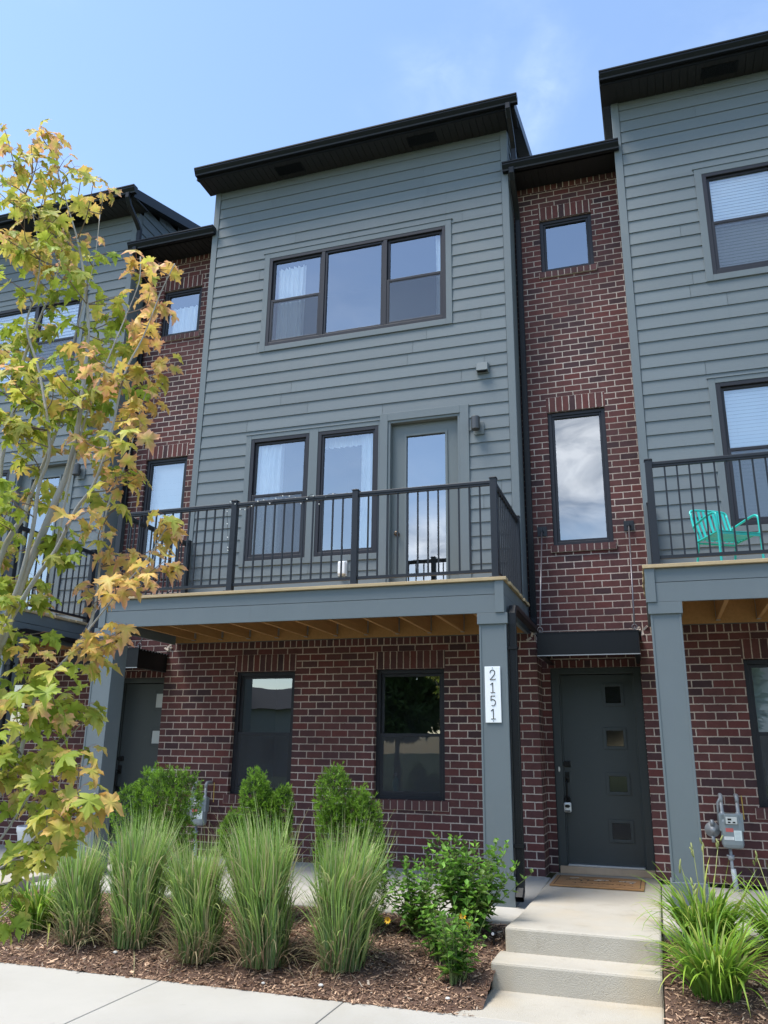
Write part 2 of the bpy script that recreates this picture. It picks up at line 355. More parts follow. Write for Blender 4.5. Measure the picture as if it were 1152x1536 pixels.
def window(parent, x0, x1, z0, z1, y, lights, g=None, label=None, room=True):
    """lights: list of (x0,x1,type,midz) with type 'fixed' | 'hung'"""
    g = g or glass_m
    mb = MB(); w = .05
    frame_ring(mb, x0, x1, z0, z1, w, y - .022, y + .06)
    for (a, b, ty, mz) in lights[:-1]: mb.box(b - .03, b + .03, y - .02, y + .06, z0 + w, z1 - w)
    fr = mb.build('window', frame_m, parent, bevel=.004)
    if label: fr['label'] = label
    for (a, b, ty, mz) in lights:
        a2 = a + (w if a == x0 else .03); b2 = b - (w if b == x1 else .03)
        if ty == 'fixed':
            sb = MB(); frame_ring(sb, a2, b2, z0 + w, z1 - w, .03, y - .006, y + .04); sb.build('sash', frame_m, fr, bevel=.003)
            p = MB(); p.face([(a2 + .03, y + .02, z0 + w + .03), (b2 - .03, y + .02, z0 + w + .03), (b2 - .03, y + .02, z1 - w - .03), (a2 + .03, y + .02, z1 - w - .03)]); p.build('pane', g, fr)
        else:
            sb = MB(); frame_ring(sb, a2, b2, mz - .02, z1 - w, .034, y + .012, y + .045); sb.build('sash', frame_m, fr, bevel=.003)
            p = MB(); p.face([(a2 + .03, y + .034, mz), (b2 - .03, y + .034, mz), (b2 - .03, y + .034, z1 - w - .03), (a2 + .03, y + .034, z1 - w - .03)]); p.build('pane', g, fr)
            sb = MB(); frame_ring(sb, a2, b2, z0 + w, mz + .02, .036, y - .014, y + .008); sb.build('sash', frame_m, fr, bevel=.003)
            p = MB(); p.face([(a2 + .03, y + .004, z0 + w + .03), (b2 - .03, y + .004, z0 + w + .03), (b2 - .03, y + .004, mz), (a2 + .03, y + .004, mz)]); p.build('pane', g, fr)
            p = MB(); p.face([(a2 + .034, y - .012, z0 + w + .034), (b2 - .034, y - .012, z0 + w + .034), (b2 - .034, y - .012, mz - .016), (a2 + .034, y - .012, mz - .016)]); p.build('insect_screen', screen_g if g is glass_g else screen_m, fr)
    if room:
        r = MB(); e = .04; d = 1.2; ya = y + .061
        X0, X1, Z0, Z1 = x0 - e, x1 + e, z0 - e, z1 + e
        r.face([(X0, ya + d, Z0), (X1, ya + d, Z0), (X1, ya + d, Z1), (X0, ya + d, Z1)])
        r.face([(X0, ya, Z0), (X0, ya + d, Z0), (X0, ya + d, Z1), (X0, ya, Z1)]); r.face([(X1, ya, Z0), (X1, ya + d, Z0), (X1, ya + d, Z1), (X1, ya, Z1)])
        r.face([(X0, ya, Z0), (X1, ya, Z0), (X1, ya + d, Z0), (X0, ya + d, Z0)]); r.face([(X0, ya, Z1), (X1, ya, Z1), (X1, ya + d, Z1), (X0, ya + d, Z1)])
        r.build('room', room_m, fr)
    return fr
def soldier(mb, x0, x1, z0, z1, y, mi=1):
    mb.face([(x0, y, z0), (x1, y, z0), (x1, y, z1), (x0, y, z1)], mi, [(.004, x0), (.004, x1), (.004 + min(z1 - z0, .205), x1), (.004 + min(z1 - z0, .205), x0)])
    # thin edge, so the panel stands a hair proud of the wall
def rowlock_sill(mb, x0, x1, z0, z1, y0, y1, mi=1):
    nb = max(3, round((x1 - x0) / .0843)); w = (x1 - x0) / nb
    for i in range(nb):
        a = x0 + i * w
        mb.box(a + .006, a + w - .006, y0 + random.uniform(-.003, .003), y1, z0 + .004, z1 + random.uniform(-.002, .002), 2)
    mb.box(x0, x1, y0 + .005, y1, z0, z1 - .005, 3)
solid_brick = simple('sill_brick', (.092, .033, .032), .8, var=.3, vscale=14, bump=.4, bscale=50, island=.35)
mortar_m = simple('mortar', (.47, .39, .33), .9, var=.15, vscale=20, bump=.3)
BM = [brick_m, soldier_m, solid_brick, mortar_m]
# ------------------------------------------------------------------ townhouse
P = 6.096
G1 = (-4.985, -4.132, .739, 2.241); G2 = (-3.057, -2.188, .739, 2.241)
SW = (-.860, -.150, 7.636, 8.483); TW = (-.874, -.148, 3.757, 5.554)
def downspout(pts, parent, w=.075, d=.06, name='downspout'):
    mb = MB(); pts = [Vector(p) for p in pts]
    # rectangular pipe swept along the points
    b = 0
    n = len(pts)
    for i, p in enumerate(pts):
        t = (pts[min(i + 1, n - 1)] - pts[max(i - 1, 0)]).normalized()
        r = Vector((1, 0, 0)); r = (r - t * r.dot(t)).normalized(); u = t.cross(r).normalized()
        for a, c in ((-.5, -.38), (-.38, -.5), (.38, -.5), (.5, -.38), (.5, .38), (.38, .5), (-.38, .5), (-.5, .38)):
            mb.v.append(tuple(p + r * a * w + u * c * d))
    for i in range(n - 1):
        for k in range(8):
            k2 = (k + 1) % 8; mb.f.append((i * 8 + k, i * 8 + k2, i * 8 + 8 + k2, i * 8 + 8 + k)); mb.mi.append(0)
    # corrugation ribs down the front of long runs
    for i in range(n - 1):
        if (pts[i + 1] - pts[i]).length > .8:
            for q in (-.018, .018):
                a = pts[i] + Vector((q, 0, 0)); c = pts[i + 1] + Vector((q, 0, 0)); t = (c - a).normalized(); u = t.cross(Vector((1, 0, 0))).normalized()
                s_ = d * .5 * (-1 if u.y > 0 or (abs(u.y) < .3 and u.z > 0) else 1)
                mb.bar(a + u * s_, c + u * s_, .008, .004, up=(0, 1, 0))
    return mb.build(name, black_m, parent)
def gutter(parent, x0, x1, yf, yb, zt, h=.12):
    """K-style gutter, front face yf, back yb"""
    mb = MB(); d = yb - yf
    prof = [(yf + .0, zt), (yf + .0, zt - .018), (yf + .012, zt - .022), (yf + .012, zt - .045), (yf + .05 * d / .12, zt - h * .82), (yf + .055 * d / .12, zt - h), (yb, zt - h), (yb, zt - .005), (yb - .006, zt - .005), (yb - .006, zt - h + .012), (yf + .06, zt - h + .012), (yf + .02, zt - .04), (yf + .02, zt)]
    b = 0
    for x in (x0, x1):
        for y, z in prof: mb.v.append((x, y, z))
    n = len(prof)
    for k in range(n):
        k2 = (k + 1) % n; mb.f.append((k, k2, n + k2, n + k)); mb.mi.append(0)
    for x in (x0 - .002, x1 + .002):
        mb.face([(x, yf, zt), (x, yf, zt - .018), (x, yf + .012, zt - .045), (x, yf + .05, zt - h), (x, yb, zt - h), (x, yb, zt)])
    return mb.build('gutter', black_m, parent)
def soffit(parent, x0, x1, y0, y1, z, seam=.1, vents=()):
    mb = MB(); x = x0
    while x < x1 - .001:
        e = min(x + seam, x1)
        mb.box(x + .004, e - .004, y0, y1, z, z + .01); x = e
    mb.box(x0, x1, y0, y1, z + .008, z + .02)
    o = mb.build('soffit', soffit_m, parent)
    for (a, b, c, d) in vents:
        v = MB(); frame_ring2 = [(a, b, c, d)]
        v.box(a, b, c, d, z - .006, z - .001)
        k = a + .015
        while k < b - .02: v.box(k, k + .006, c + .012, d - .012, z - .014, z - .006); k += .016
        v.build('soffit_vent', black_m, o)
    return o
def house(dx, dz, label, spec, seed):
    rr = random.Random(seed)
    H = thing('townhouse', label, 'townhouse', (dx, 0, dz), group='terrace of matching townhouses')
    # --- siding
    holes = [(-4.92, -2.03, 6.83, 8.47), (-5.03, -3.04, 3.63, 5.53), (-3.04, -1.83, 2.94, 5.62)]
    mb = MB(); lap(mb, lambda u, o, z: (u, -o, z), -5.77, -1.31, 2.90, 9.80, holes, 9.644 - 4 * EXP * 10, rr)
    wall(mb, -5.86, -1.22, 2.62, 9.80, .006, [(-4.85, -2.10, 6.90, 8.40), (-4.96, -4.05, 3.70, 5.48), (-3.94, -3.04, 3.70, 5.48), (-2.95, -1.93, 2.94, 5.52)])
    mb.build('siding', siding_m, H)
    # gable boards, clipped under the roof slope
    for side in (lambda u, o, z: (-1.21 + o, u, z), lambda u, o, z: (-5.87 - o, u, z)):
        mb = MB(); lap(mb, side, .10, 6.0, 9.05, 11.9, [], 9.644 - 40 * EXP, rr)
        keepf = []; keepm = []
        for f, m_ in zip(mb.f, mb.mi):
            ps = [mb.v[i] for i in f]; zmin = min(p[2] for p in ps)
            y0 = max(min(p[1] for p in ps), (zmin + .10 - 9.80) / .32 - .40)
            if y0 >= max(p[1] for p in ps) - .05: continue
            for i in f:
                if mb.v[i][1] < y0: mb.v[i] = (mb.v[i][0], y0, mb.v[i][2])
            keepf.append(f); keepm.append(m_)
        mb.f, mb.mi = keepf, keepm
        mb.build('side_siding', siding_m, H)
    # trims
    mb = MB()
    mb.box(-5.87, -5.775, -.022, .0, 2.62, 9.80); mb.box(-1.305, -1.21, -.022, .0, 2.62, 9.80)
    mb.box(-1.228, -1.207, .0, .42, 2.62, 9.80); mb.box(-5.873, -5.852, .0, .42, 2.62, 9.80)
    mb.box(-1.30, -1.205, .38, .40, 9.1, 9.8)
    mb.box(-5.775, -1.305, -.010, 0, 9.74, 9.80)
    mb.build('corner_trim', trim_m, H, bevel=.003)
    mb = MB()
    frame_ring(mb, -4.92, -2.03, 6.83, 8.47, .085, -.026, .0)
    mb.box(-4.94, -2.01, -.034, 0, 8.471, 8.482)
    mb.box(-5.03, -4.952, -.026, 0, 3.63, 5.53); mb.box(-4.062, -3.932, -.026, 0, 3.63, 5.53); mb.box(-3.06, -3.0405, -.026, 0, 3.63, 5.53)
    for a, b in ((-4.952, -4.062), (-3.932, -3.06)):
        mb.box(a, b, -.026, 0, 3.63, 3.708); mb.box(a, b, -.026, 0, 5.468, 5.53)
    mb.box(-5.04, -3.045, -.034, 0, 5.531, 5.541)
    mb.box(-3.04, -2.93, -.028, 0, 2.94, 5.62); mb.box(-1.945, -1.83, -.028, 0, 2.94, 5.62); mb.box(-2.93, -1.945, -.028, 0, 5.51, 5.62)
    mb.build('window_trim', trim_m, H, bevel=.003)
    # --- windows
    w = window(H, -4.835, -2.115, 6.915, 8.385, .0, [(-4.835, -3.96, 'hung', 7.645), (-3.96, -3.005, 'fixed', 0), (-3.005, -2.115, 'hung', 7.655)])
    a = window(H, -4.95, -4.064, 3.71, 5.466, .0, [(-4.95, -4.064, 'hung', 4.62)])
    b = window(H, -3.93, -3.062, 3.71, 5.466, .0, [(-3.93, -3.062, 'fixed', 0)])
    c = window(H, *SW, .46, [(SW[0], SW[1], 'fixed', 0)])
    d = window(H, *TW, .46, [(TW[0], TW[1], 'fixed', 0)])
    g1 = window(H, *G1, .09, [(G1[0], G1[1], 'hung', 1.465)], glass_g); g2 = window(H, *G2, .09, [(G2[0], G2[1], 'hung', 1.465)], glass_g)
    if spec == 'main':
        drape('curtain', w, -4.74, -4.30, 6.95, 8.25, .115, curtain_m, 6, seed=1); drape('curtain', w, -4.84, -4.72, 6.95, 8.2, .20, curtain_p, 2, seed=2)
        drape('curtain', w, -2.30, -2.13, 6.95, 8.35, .115, curtain_m, 3, seed=3)
        drape('curtain', a, -4.93, -4.52, 3.74, 5.42, .115, curtain_m, 6, seed=4); drape('curtain', b, -3.34, -3.08, 3.74, 5.42, .115, curtain_m, 4, seed=5)
        drape('curtain', b, -3.92, -3.30, 5.28, 5.44, .17, curtain_m, 7, .015, seed=6)
    elif spec == 'right':
        for (x0, x1) in ((-4.8, -3.96), (-3.95, -3.01), (-3.0, -2.15)): blinds(w, x0, x1, 6.95, 8.36, .085)
        blinds(a, -4.91, -4.1, 3.74, 5.44, .085); blinds(b, -3.9, -3.1, 3.74, 5.44, .085)
        blinds(g1, G1[0] + .04, G1[1] - .04, 1.45, 2.2, .22)
    else:
        for (x0, x1) in ((-4.8, -3.96), (-3.95, -3.01), (-3.0, -2.15)): blinds(w, x0, x1, 6.95, 8.36, .085, .06)
        blinds(a, -4.91, -4.1, 3.74, 5.44, .085, .06); blinds(b, -3.9, -3.1, 3.74, 5.44, .085, .06)
        drape('curtain', c, SW[0] + .05, SW[1] - .05, SW[2] + .05, SW[2] + .62, .60, curtain_m, 6, .02, seed=8)
        mb = MB()
        z = TW[2] + .05
        while z < TW[3] - .08:
            mb.face([(TW[0] + .05, .60, z), (TW[1] - .05, .60, z), (TW[1] - .05, .588, z + .095), (TW[0] + .05, .588, z + .095)]); z += .1
        mb.build('blind', blind_m, d)
        blinds(g2, G2[0] + .04, G2[1] - .04, 1.3, 2.2, .22)
    # --- balcony door
    mb = MB()
    frame_ring(mb, -2.93, -1.945, 2.96, 5.51, .035, -.012, .12)
    D = mb.build('balcony_door', trim_m, H, bevel=.003)
    mb = MB(); x0, x1, z0, z1 = -2.893, -1.982, 2.996, 5.473; gx0, gx1, gz0, gz1 = -2.695, -2.164, 3.22, 5.30
    mb.box(x0, gx0, .075, .115, z0, z1); mb.box(gx1, x1, .075, .115, z0, z1); mb.box(gx0, gx1, .075, .115, z0, gz0); mb.box(gx0, gx1, .075, .115, gz1, z1)
    frame_ring(mb, gx0 - .028, gx1 + .028, gz0 - .028, gz1 + .028, .03, .062, .08)
    mb.build('door_leaf', bdoor_m, D)
    mb = MB(); mb.face([(gx0, .095, gz0), (gx1, .095, gz0), (gx1, .095, gz1), (gx0, .095, gz1)]); mb.build('pane', glass_d, D)
    mb = MB(); mb.rings((-2.812, .01, 3.96), [(.032, .066), (.03, .055), (.012, .052), (.014, .035), (.028, .028), (.033, .012), (.028, .0), (.012, -.004)], 16, 'y')
    mb.build('door_knob', simple('aged_bronze', (.09, .065, .045), .35, .8), D, smooth=True)
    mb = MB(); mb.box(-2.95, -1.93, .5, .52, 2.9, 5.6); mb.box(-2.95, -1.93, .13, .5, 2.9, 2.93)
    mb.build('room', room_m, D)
    # --- brick walls
    mb = MB()
    wh = [G1, G2]
    ztop = 2.536
    hs = [G1, G2] + [(g[0] - .015, g[1] + .015, 2.241, 2.455) for g in (G1, G2)]
    wall(mb, -6.04, -1.085, 0, ztop, 0, hs)
    soldier(mb, -6.04, -1.085, ztop, 2.62, 0, 1)
    for g in (G1, G2):
        soldier(mb, g[0] - .015, g[1] + .015, 2.241, 2.455, -.0005, 1)
        reveal(mb, g[0], g[1], g[2], g[3], 0, .12, 0)
        rowlock_sill(mb, g[0] - .045, g[1] + .045, .628, .735, -.022, .07)
    mb.face([(-1.085, 0, 0), (-1.085, .4, 0), (-1.085, .4, 2.55), (-1.085, 0, 2.55)]); mb.face([(-6.04, .4, 0), (-6.04, 0, 0), (-6.04, 0, 2.55), (-6.04, .4, 2.55)])
    mb.face([(-6.04, 0, 2.55), (-6.04, .4, 2.55), (-6.04, .4, 2.62), (-6.04, 0, 2.62)], 3); mb.face([(-1.085, 0, 2.55), (-1.085, .4, 2.55), (-1.085, .4, 2.62), (-1.085, 0, 2.62)], 3)
    mb.face([(-6.04, 0, 2.62), (-1.085, 0, 2.62), (-1.085, .4, 2.62), (-6.04, .4, 2.62)], 3)
    # broken mortar crumbs on the ledges beside the canopy
    for cx in (-1.13, -6.0):
        for _ in range(9):
            q = Vector((cx + rr.uniform(-.05, .05), rr.uniform(-.02, .12), 2.60 + rr.uniform(-.05, .03)))
            mb.box(-.03, .03, -.012, .012, -.012, .012, 3, Matrix.Translation(q) @ Euler((rr.uniform(0, 3), rr.uniform(0, 3), rr.uniform(0, 3))).to_matrix().to_4x4())
    mb.build('brick_wall', BM, H)
    mb = MB(); yb = .40
    DO = (-.985, .047, 0, 2.255)
    hs = [SW, TW, DO, (SW[0] - .01, SW[1] + .01, 8.483, 8.69), (TW[0] - .01, TW[1] + .01, 5.554, 5.76), (-1.085, .06, 2.255, 2.34)]
    wall(mb, -1.21, .228, 0, 8.965, yb, hs); soldier(mb, -1.21, .228, 8.965, 9.06, yb, 1)
    soldier(mb, -1.085, .06, 2.255, 2.34, yb, 1)
    for g, zt in ((SW, 8.69), (TW, 5.76)):
        soldier(mb, g[0] - .01, g[1] + .01, g[3], zt, yb - .0005, 1)
        reveal(mb, *g, yb, .5, 0); rowlock_sill(mb, g[0] - .03, g[1] + .03, g[2] - .09, g[2] - .002, yb - .03, .46)
    mb.build('upper_brick_wall', BM, H)
    # --- entry door
    mb = MB()
    mb.box(-.985, -.895, .43, .60, .02, 2.255); mb.box(-.043, .047, .43, .60, .02, 2.255); mb.box(-.895, -.043, .43, .60, 2.185, 2.255)
    mb.box(-.895, -.880, .47, .60, .02, 2.185); mb.box(-.058, -.043, .47, .60, .02, 2.185)
    E_ = mb.build('entry_door', door_m, H, bevel=.004)
    mb = MB(); mb.box(-.880, -.058, .50, .545, .095, 2.178)
    lites = [(-.385, -.182, 1.835, 2.056), (-.400, -.182, 1.352, 1.555), (-.400, -.176, .855, 1.053), (-.400, -.172, .352, .552)]
    for (a_, b_, c_, d_) in lites: frame_ring(mb, a_ - .02, b_ + .02, c_ - .02, d_ + .02, .035, .485, .502)
    mb.build('door_leaf', door_m, E_, bevel=.003)
    for (a_, b_, c_, d_) in lites:
        mb = MB(); mb.box(a_ + .017, b_ - .017, .492, .4985, c_ + .017, d_ - .017); mb.build('lite', lite_m if spec != 'left' else lite_w, E_)
    mb = MB(); mb.box(-.895, -.81, .478, .50, 1.13, 1.195); mb.box(-.89, -.84, .462, .479, 1.14, 1.185)
    mb.build('deadbolt', handle_m, E_, bevel=.004)
    mb = MB(); mb.box(-.888, -.828, .478, .50, .96, 1.075); mb.tube([(-.858, .478, .985), (-.858, .44, .975), (-.858, .425, .94), (-.858, .43, .82), (-.858, .45, .775), (-.858, .48, .765)], .010, 8); mb.box(-.885, -.83, .48, .50, .74, .80)
    mb.box(-.875, -.84, .44, .48, 1.0, 1.02)
    mb.build('door_handle', handle_m, E_, bevel=.003)
    mb = MB(); mb.rings((-.935, .43, 1.105), [(.010, 0), (.012, -.008), (.010, -.014)], 12, 'y'); v = mb.v; mb.v = [(p[0], p[1], 1.105 + (p[2] - 1.105) * 2.6) for p in v]
    mb.build('doorbell', simple('doorbell_white', (.8, .78, .72), .4), E_, smooth=True)
    mb = MB(); mb.box(-.97, .045, .40, .62, .0, .075); mb.build('doorstep', simple('doorstep_stone', (.52, .37, .25), .8, var=.2, vscale=8, bump=.2), H, bevel=.006)
    mb = MB(); mb.box(-.880, -.058, .42, .56, .075, .094); mb.build('threshold', simple('threshold_alloy', (.55, .55, .55), .4, .6), E_, bevel=.003)
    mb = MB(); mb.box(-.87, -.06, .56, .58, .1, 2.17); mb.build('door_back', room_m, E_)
    # --- canopy over the entry
    mb = MB(); cx0, cx1, cy, cz0, cz1 = -.985, .072, -.66, 2.287, 2.525
    mb.box(cx0, cx1, cy, cy + .008, cz0, cz1); mb.box(cx0, cx0 + .008, cy + .008, .39, cz0, cz1); mb.box(cx1 - .008, cx1, cy + .008, .39, cz0, cz1)
    mb.box(cx0 + .008, cx1 - .008, cy + .008, cy + .06, cz0, cz0 + .008); mb.box(cx0 + .008, cx0 + .06, cy + .06, .39, cz0, cz0 + .008); mb.box(cx1 - .06, cx1 - .008, cy + .06, .39, cz0, cz0 + .008)
    mb.box(cx0 - .004, cx1 + .004, cy - .005, cy + .03, cz1, cz1 + .009)
    Cn = mb.build('canopy', black_m, H)
    mb = MB(); y = cy + .01
    n = int((.39 - y) / .017)
    for i in range(n):
        y0_, y1_ = y + i * .017, y + (i + 1) * .017
        z_ = lambda j: 2.515 + .012 * math.sin(j * math.pi / 2)
        mb.face([(cx0 - .02, y0_, z_(i)), (cx1 + .02, y0_, z_(i)), (cx1 + .02, y1_, z_(i + 1)), (cx0 - .02, y1_, z_(i + 1))])
    mb.build('corrugated_roof', black_m, Cn)
    mb = MB(); mb.box(cx0 - .003, cx1 + .003, cy - .004, cy + .004, cz0 - .006, cz0 + .004); mb.build('edge_highlight', simple('highlight_metal', (.32, .33, .34), .4, .4), Cn)  # pale strip: highlight on the canopy's bottom edge, painted as lighter metal
    for sx, top, bot in ((-1, (-1.005, .36, 3.955), (-.955, -.60, 2.60)), (1, (.04, .36, 3.955), (.035, -.60, 2.60))):
        mb = MB(); mb.tube([top, bot], .0085, 8)
        t = [(bot[0] + .026 * math.sin(a), bot[1], bot[2] - .026 - .026 * -math.cos(a)) for a in [i * 2 * math.pi / 14 for i in range(15)]]
        mb.tube(t, .006, 6); R = mb.build('tie_rod', steel_m, Cn, smooth=True)
        mb = MB(); mb.box(top[0] - .06, top[0] + .06, .385, .40, top[2] - .07, top[2] + .055); mb.box(top[0] - .008, top[0] + .008, .33, .386, top[2] - .04, top[2] + .02); mb.box(top[0] - .022, top[0] + .022, .345, .375, top[2] - .02, top[2] - .005)
        mb.build('wall_bracket', rail_m, R, bevel=.002)
        mb = MB(); mb.box(bot[0] - .006, bot[0] + .006, bot[1] - .02, bot[1] + .02, 2.53, 2.575); mb.build('eye_plate', steel_m, R)
    # --- balcony
    XL, XR, YF = -5.92, -1.165, -1.63
    mb = MB()
    mb.box(XL + .09, XR - .09, YF, YF + .03, 2.61, 2.792); mb.box(XL + .09, XR - .09, YF + .006, YF + .03, 2.798, 2.93)
    mb.box(XL, XL + .09, YF - .012, YF + .03, 2.61, 2.93); mb.box(XR - .09, XR, YF - .012, YF + .03, 2.61, 2.93)
    for x0, x1 in ((XR - .03, XR), (XL, XL + .03)):
        s_ = 1 if x0 > -3 else -1
        mb.box(x0 - (.004 if s_ < 0 else 0), x1 + (.004 if s_ > 0 else 0), YF + .03, -.04, 2.61, 2.792); mb.box(x0, x1, YF + .03, -.04, 2.798, 2.93)
    mb.box(XL + .03, XR - .03, YF + .03, YF + .07, 2.63, 2.92)
    B = mb.build('balcony_deck', trim_m, H, bevel=.002)
    mb = MB(); y = YF - .028; i = 0
    while y < -.03:
        e = min(y + .138, -.02); j = rr.uniform(-.008, .012)
        mb.box(XL - .02 - j, XR + .022 + j, y, e - .005, 2.932, 2.966); y = e; i += 1
    mb.build('deck_boards', edge_m, B, bevel=.004)
    x = XL + .30
    while x < XR - .1:
        mb = MB(); mb.box(x, x + .038, YF + .07, -.04, 2.66, 2.93); J = mb.build('joist', wood_m, B)
        mb = MB()
        for yy, q in ((YF + .071, 1), (-.09, -1)):
            mb.box(x - .003, x - .0005, yy, yy + .05, 2.68, 2.88); mb.box(x + .0385, x + .041, yy, yy + .05, 2.68, 2.88); mb.box(x - .003, x + .041, yy, yy + .05, 2.655, 2.6595)
        mb.box(x - .04, x - .003, YF + .0705, YF + .073, 2.68, 2.88)
        mb.build('joist_hanger', galv_m, J); x += .4065
    mb = MB(); mb.box(XL + .03, XR - .03, -.04, -.002, 2.63, 2.93); mb.build('ledger', wood_m, B)
    mb = MB(); mb.box(XL + .04, XR - .04, YF + .071, YF + .105, 2.65, 2.929); mb.build('rim_joist', wood_m, B)
    # columns
    for x0 in (spec_lcol[spec], -1.424):
        x1 = x0 + .271; y0, y1 = -1.61, -1.36
        mb = MB(); mb.box(x0, x1, y0, y1, -.02, 2.512); mb.box(x0 - .0, x0 + .02, y0 - .006, y0, .21, 2.512); mb.box(x1 - .02, x1, y0 - .006, y0, .21, 2.512)
        Cc = mb.build('column', trim_m, H, bevel=.004)
        mb = MB(); mb.box(x0 - .016, x1 + .016, y0 - .02, y1 + .02, 2.50, 2.609); mb.build('column_cap', trim_m, Cc, bevel=.003)
        mb = MB(); mb.box(x0 - .014, x1 + .014, y0 - .018, y1 + .018, -.10, .205); mb.build('column_base', trim_m, Cc, bevel=.004)
    # railing
    mb = MB(); RZ, PB = 3.99, 2.967; Y = -1.575
    xs = [-5.80, -4.262, -2.775, -1.25]
    mb.bar((xs[0], Y, RZ), (xs[-1], Y, RZ), .048, .036); 
    for xx in (xs[0], xs[-1]): mb.bar((xx, Y, RZ), (xx, -.08, RZ), .048, .036)
    Rl = mb.build('balcony_railing', rail_m, H, bevel=.006)
    pcs = [(x_, Y) for x_ in xs] + [(xs[0], -.08), (xs[-1], -.08)]
    for (px, py) in pcs:
        mb = MB(); mb.box(px - .034, px + .034, py - .034, py + .034, PB, 4.025); mb.box(px - .04, px + .04, py - .04, py + .04, 4.025, 4.035); mb.box(px - .055, px + .055, py - .055, py + .055, PB - .0005, PB + .012); mb.box(px - .03, px + .03, py - .03, py + .03, 4.034, 4.043)
        mb.build('post', rail_m, Rl, bevel=.003)
    def panel(p, q):
        mb = MB(); p = Vector(p); q = Vector(q); d_ = (q - p); ln = d_.length; d_.normalize()
        mb.bar(p + Vector((0, 0, 3.045)), q + Vector((0, 0, 3.045)), .032, .032); mb.bar(p + Vector((0, 0, 3.965)), q + Vector((0, 0, 3.965)), .034, .02)
        n = max(1, round(ln / .1145)); st = ln / n
        for i in range(1, n) if n > 2 else []:
            c_ = p + d_ * st * i; mb.box(c_.x - .008, c_.x + .008, c_.y - .008, c_.y + .008, 3.05, 3.965)
        mb.build('baluster_panel', rail_m, Rl)
    for a_, b_ in zip(xs, xs[1:]): panel((a_ + .034, Y, 0), (b_ - .034, Y, 0))
    for xx in (xs[0], xs[-1]): panel((xx, Y + .034, 0), (xx, -.114, 0))
    # --- roofs
    def roofbox(name, x0, x1, y0, z0, y1, th=.10, m=roof_m):
        mb = MB(); k = .32; z1 = z0 + k * (y1 - y0)
        Pp = [(x0, y0, z0 - th), (x1, y0, z0 - th), (x1, y1, z1 - th), (x0, y1, z1 - th), (x0, y0, z0), (x1, y0, z0), (x1, y1, z1), (x0, y1, z1)]
        mb.v = Pp; mb.f = [(0, 3, 2, 1), (4, 5, 6, 7), (0, 1, 5, 4), (1, 2, 6, 5), (2, 3, 7, 6), (3, 0, 4, 7)]; mb.mi = [0] * 6
        return mb.build(name, m, H)
    RL, RR = -5.99, -1.035
    Rf = roofbox('roof', RL, RR, -.40, 9.935, 6.0, .07)
    k = .32   # rakes: black fascia boards
    for x0, x1 in ((RL - .004, RL + .02), (RR - .02, RR + .004)):
        mb = MB()
        mb.v += [(x0, -.405, 9.765), (x1, -.405, 9.765), (x1, 6.0, 9.765 + k * 6.4), (x0, 6.0, 9.765 + k * 6.4), (x0, -.405, 9.938), (x1, -.405, 9.938), (x1, 6.0, 9.938 + k * 6.4), (x0, 6.0, 9.938 + k * 6.4)]
        mb.f += [(0, 3, 2, 1), (4, 5, 6, 7), (0, 1, 5, 4), (1, 2, 6, 5), (2, 3, 7, 6), (3, 0, 4, 7)]; mb.mi += [0] * 6
        s_ = 1 if x0 > -3 else -1; xe = x1 if s_ > 0 else x0
        rk = mb.build('rake_fascia', black_m, Rf)
    for x0, x1 in ((RL + .02, -5.875), (-1.205, RR - .02)):
        mb = MB(); y = -.38
        while y < 6: mb.face([(x0, y, 9.78 + k * (y + .4)), (x1, y, 9.78 + k * (y + .4)), (x1, y + .094, 9.78 + k * (y + .494)), (x0, y + .094, 9.78 + k * (y + .494))]); y += .1
        mb.build('rake_soffit', soffit_m, Rf)
    mb = MB(); mb.box(RL, RR, -.40, -.38, 9.775, 9.925); mb.build('fascia', black_m, Rf)
    soffit(Rf, RL + .005, RR - .005, -.38, .0, 9.775, vents=[(-4.72, -4.27, -.30, -.11), (-2.62, -2.19, -.30, -.11)])
    gutter(Rf, RL + .0, RR + .05, -.51, -.401, 9.925, .115)
    Rs = roofbox('small_roof', -1.20, .222, .02, 9.17, 3.5, .05)
    mb = MB(); mb.box(-1.20, .222, .0, .02, 9.05, 9.16); mb.box(-1.27, -1.21, -.045, -.024, 9.05, 9.16); mb.build('fascia', black_m, Rs)
    soffit(Rs, -1.205, .225, .0, .399, 9.05)
    gutter(Rs, -1.275, .285, -.14, -.027, 9.155)
    # --- downspouts
    downspout([(-1.115, -.455, 9.82), (-1.115, -.455, 9.74), (-1.115, -.39, 9.64), (-1.115, -.14, 9.46), (-1.115, -.07, 9.38), (-1.115, -.07, 9.17)], H, .07, .055)
    downspout([(-1.15, -.09, 9.06), (-1.15, -.09, 8.98), (-1.15, -.04, 8.90), (-1.15, .28, 8.62), (-1.15, .345, 8.5), (-1.15, .345, 2.86), (-1.15, .33, 2.78), (-1.14, .27, 2.72), (-1.11, .20, 2.70)], H)
    dn = downspout([(-1.10, .22, 2.67), (-1.10, .05, 2.67), (-1.10, -1.40, 2.685), (-1.10, -1.50, 2.67), (-1.10, -1.555, 2.60), (-1.10, -1.56, 2.50), (-1.10, -1.56, .17), (-1.10, -1.575, .10), (-1.10, -1.66, .03)], H)
    mb = MB()
    for z_ in (.45, 2.25): mb.box(-1.145, -1.055, -1.60, -1.52, z_, z_ + .03)
    mb.build('strap', black_m, dn)
    # --- body closing the back of the house
    mb = MB(); mb.box(-5.85, .22, 1.85, 9.5, 0, 9.0); mb.box(-5.85, -1.23, .42, 6.0, 9.0, 9.79)
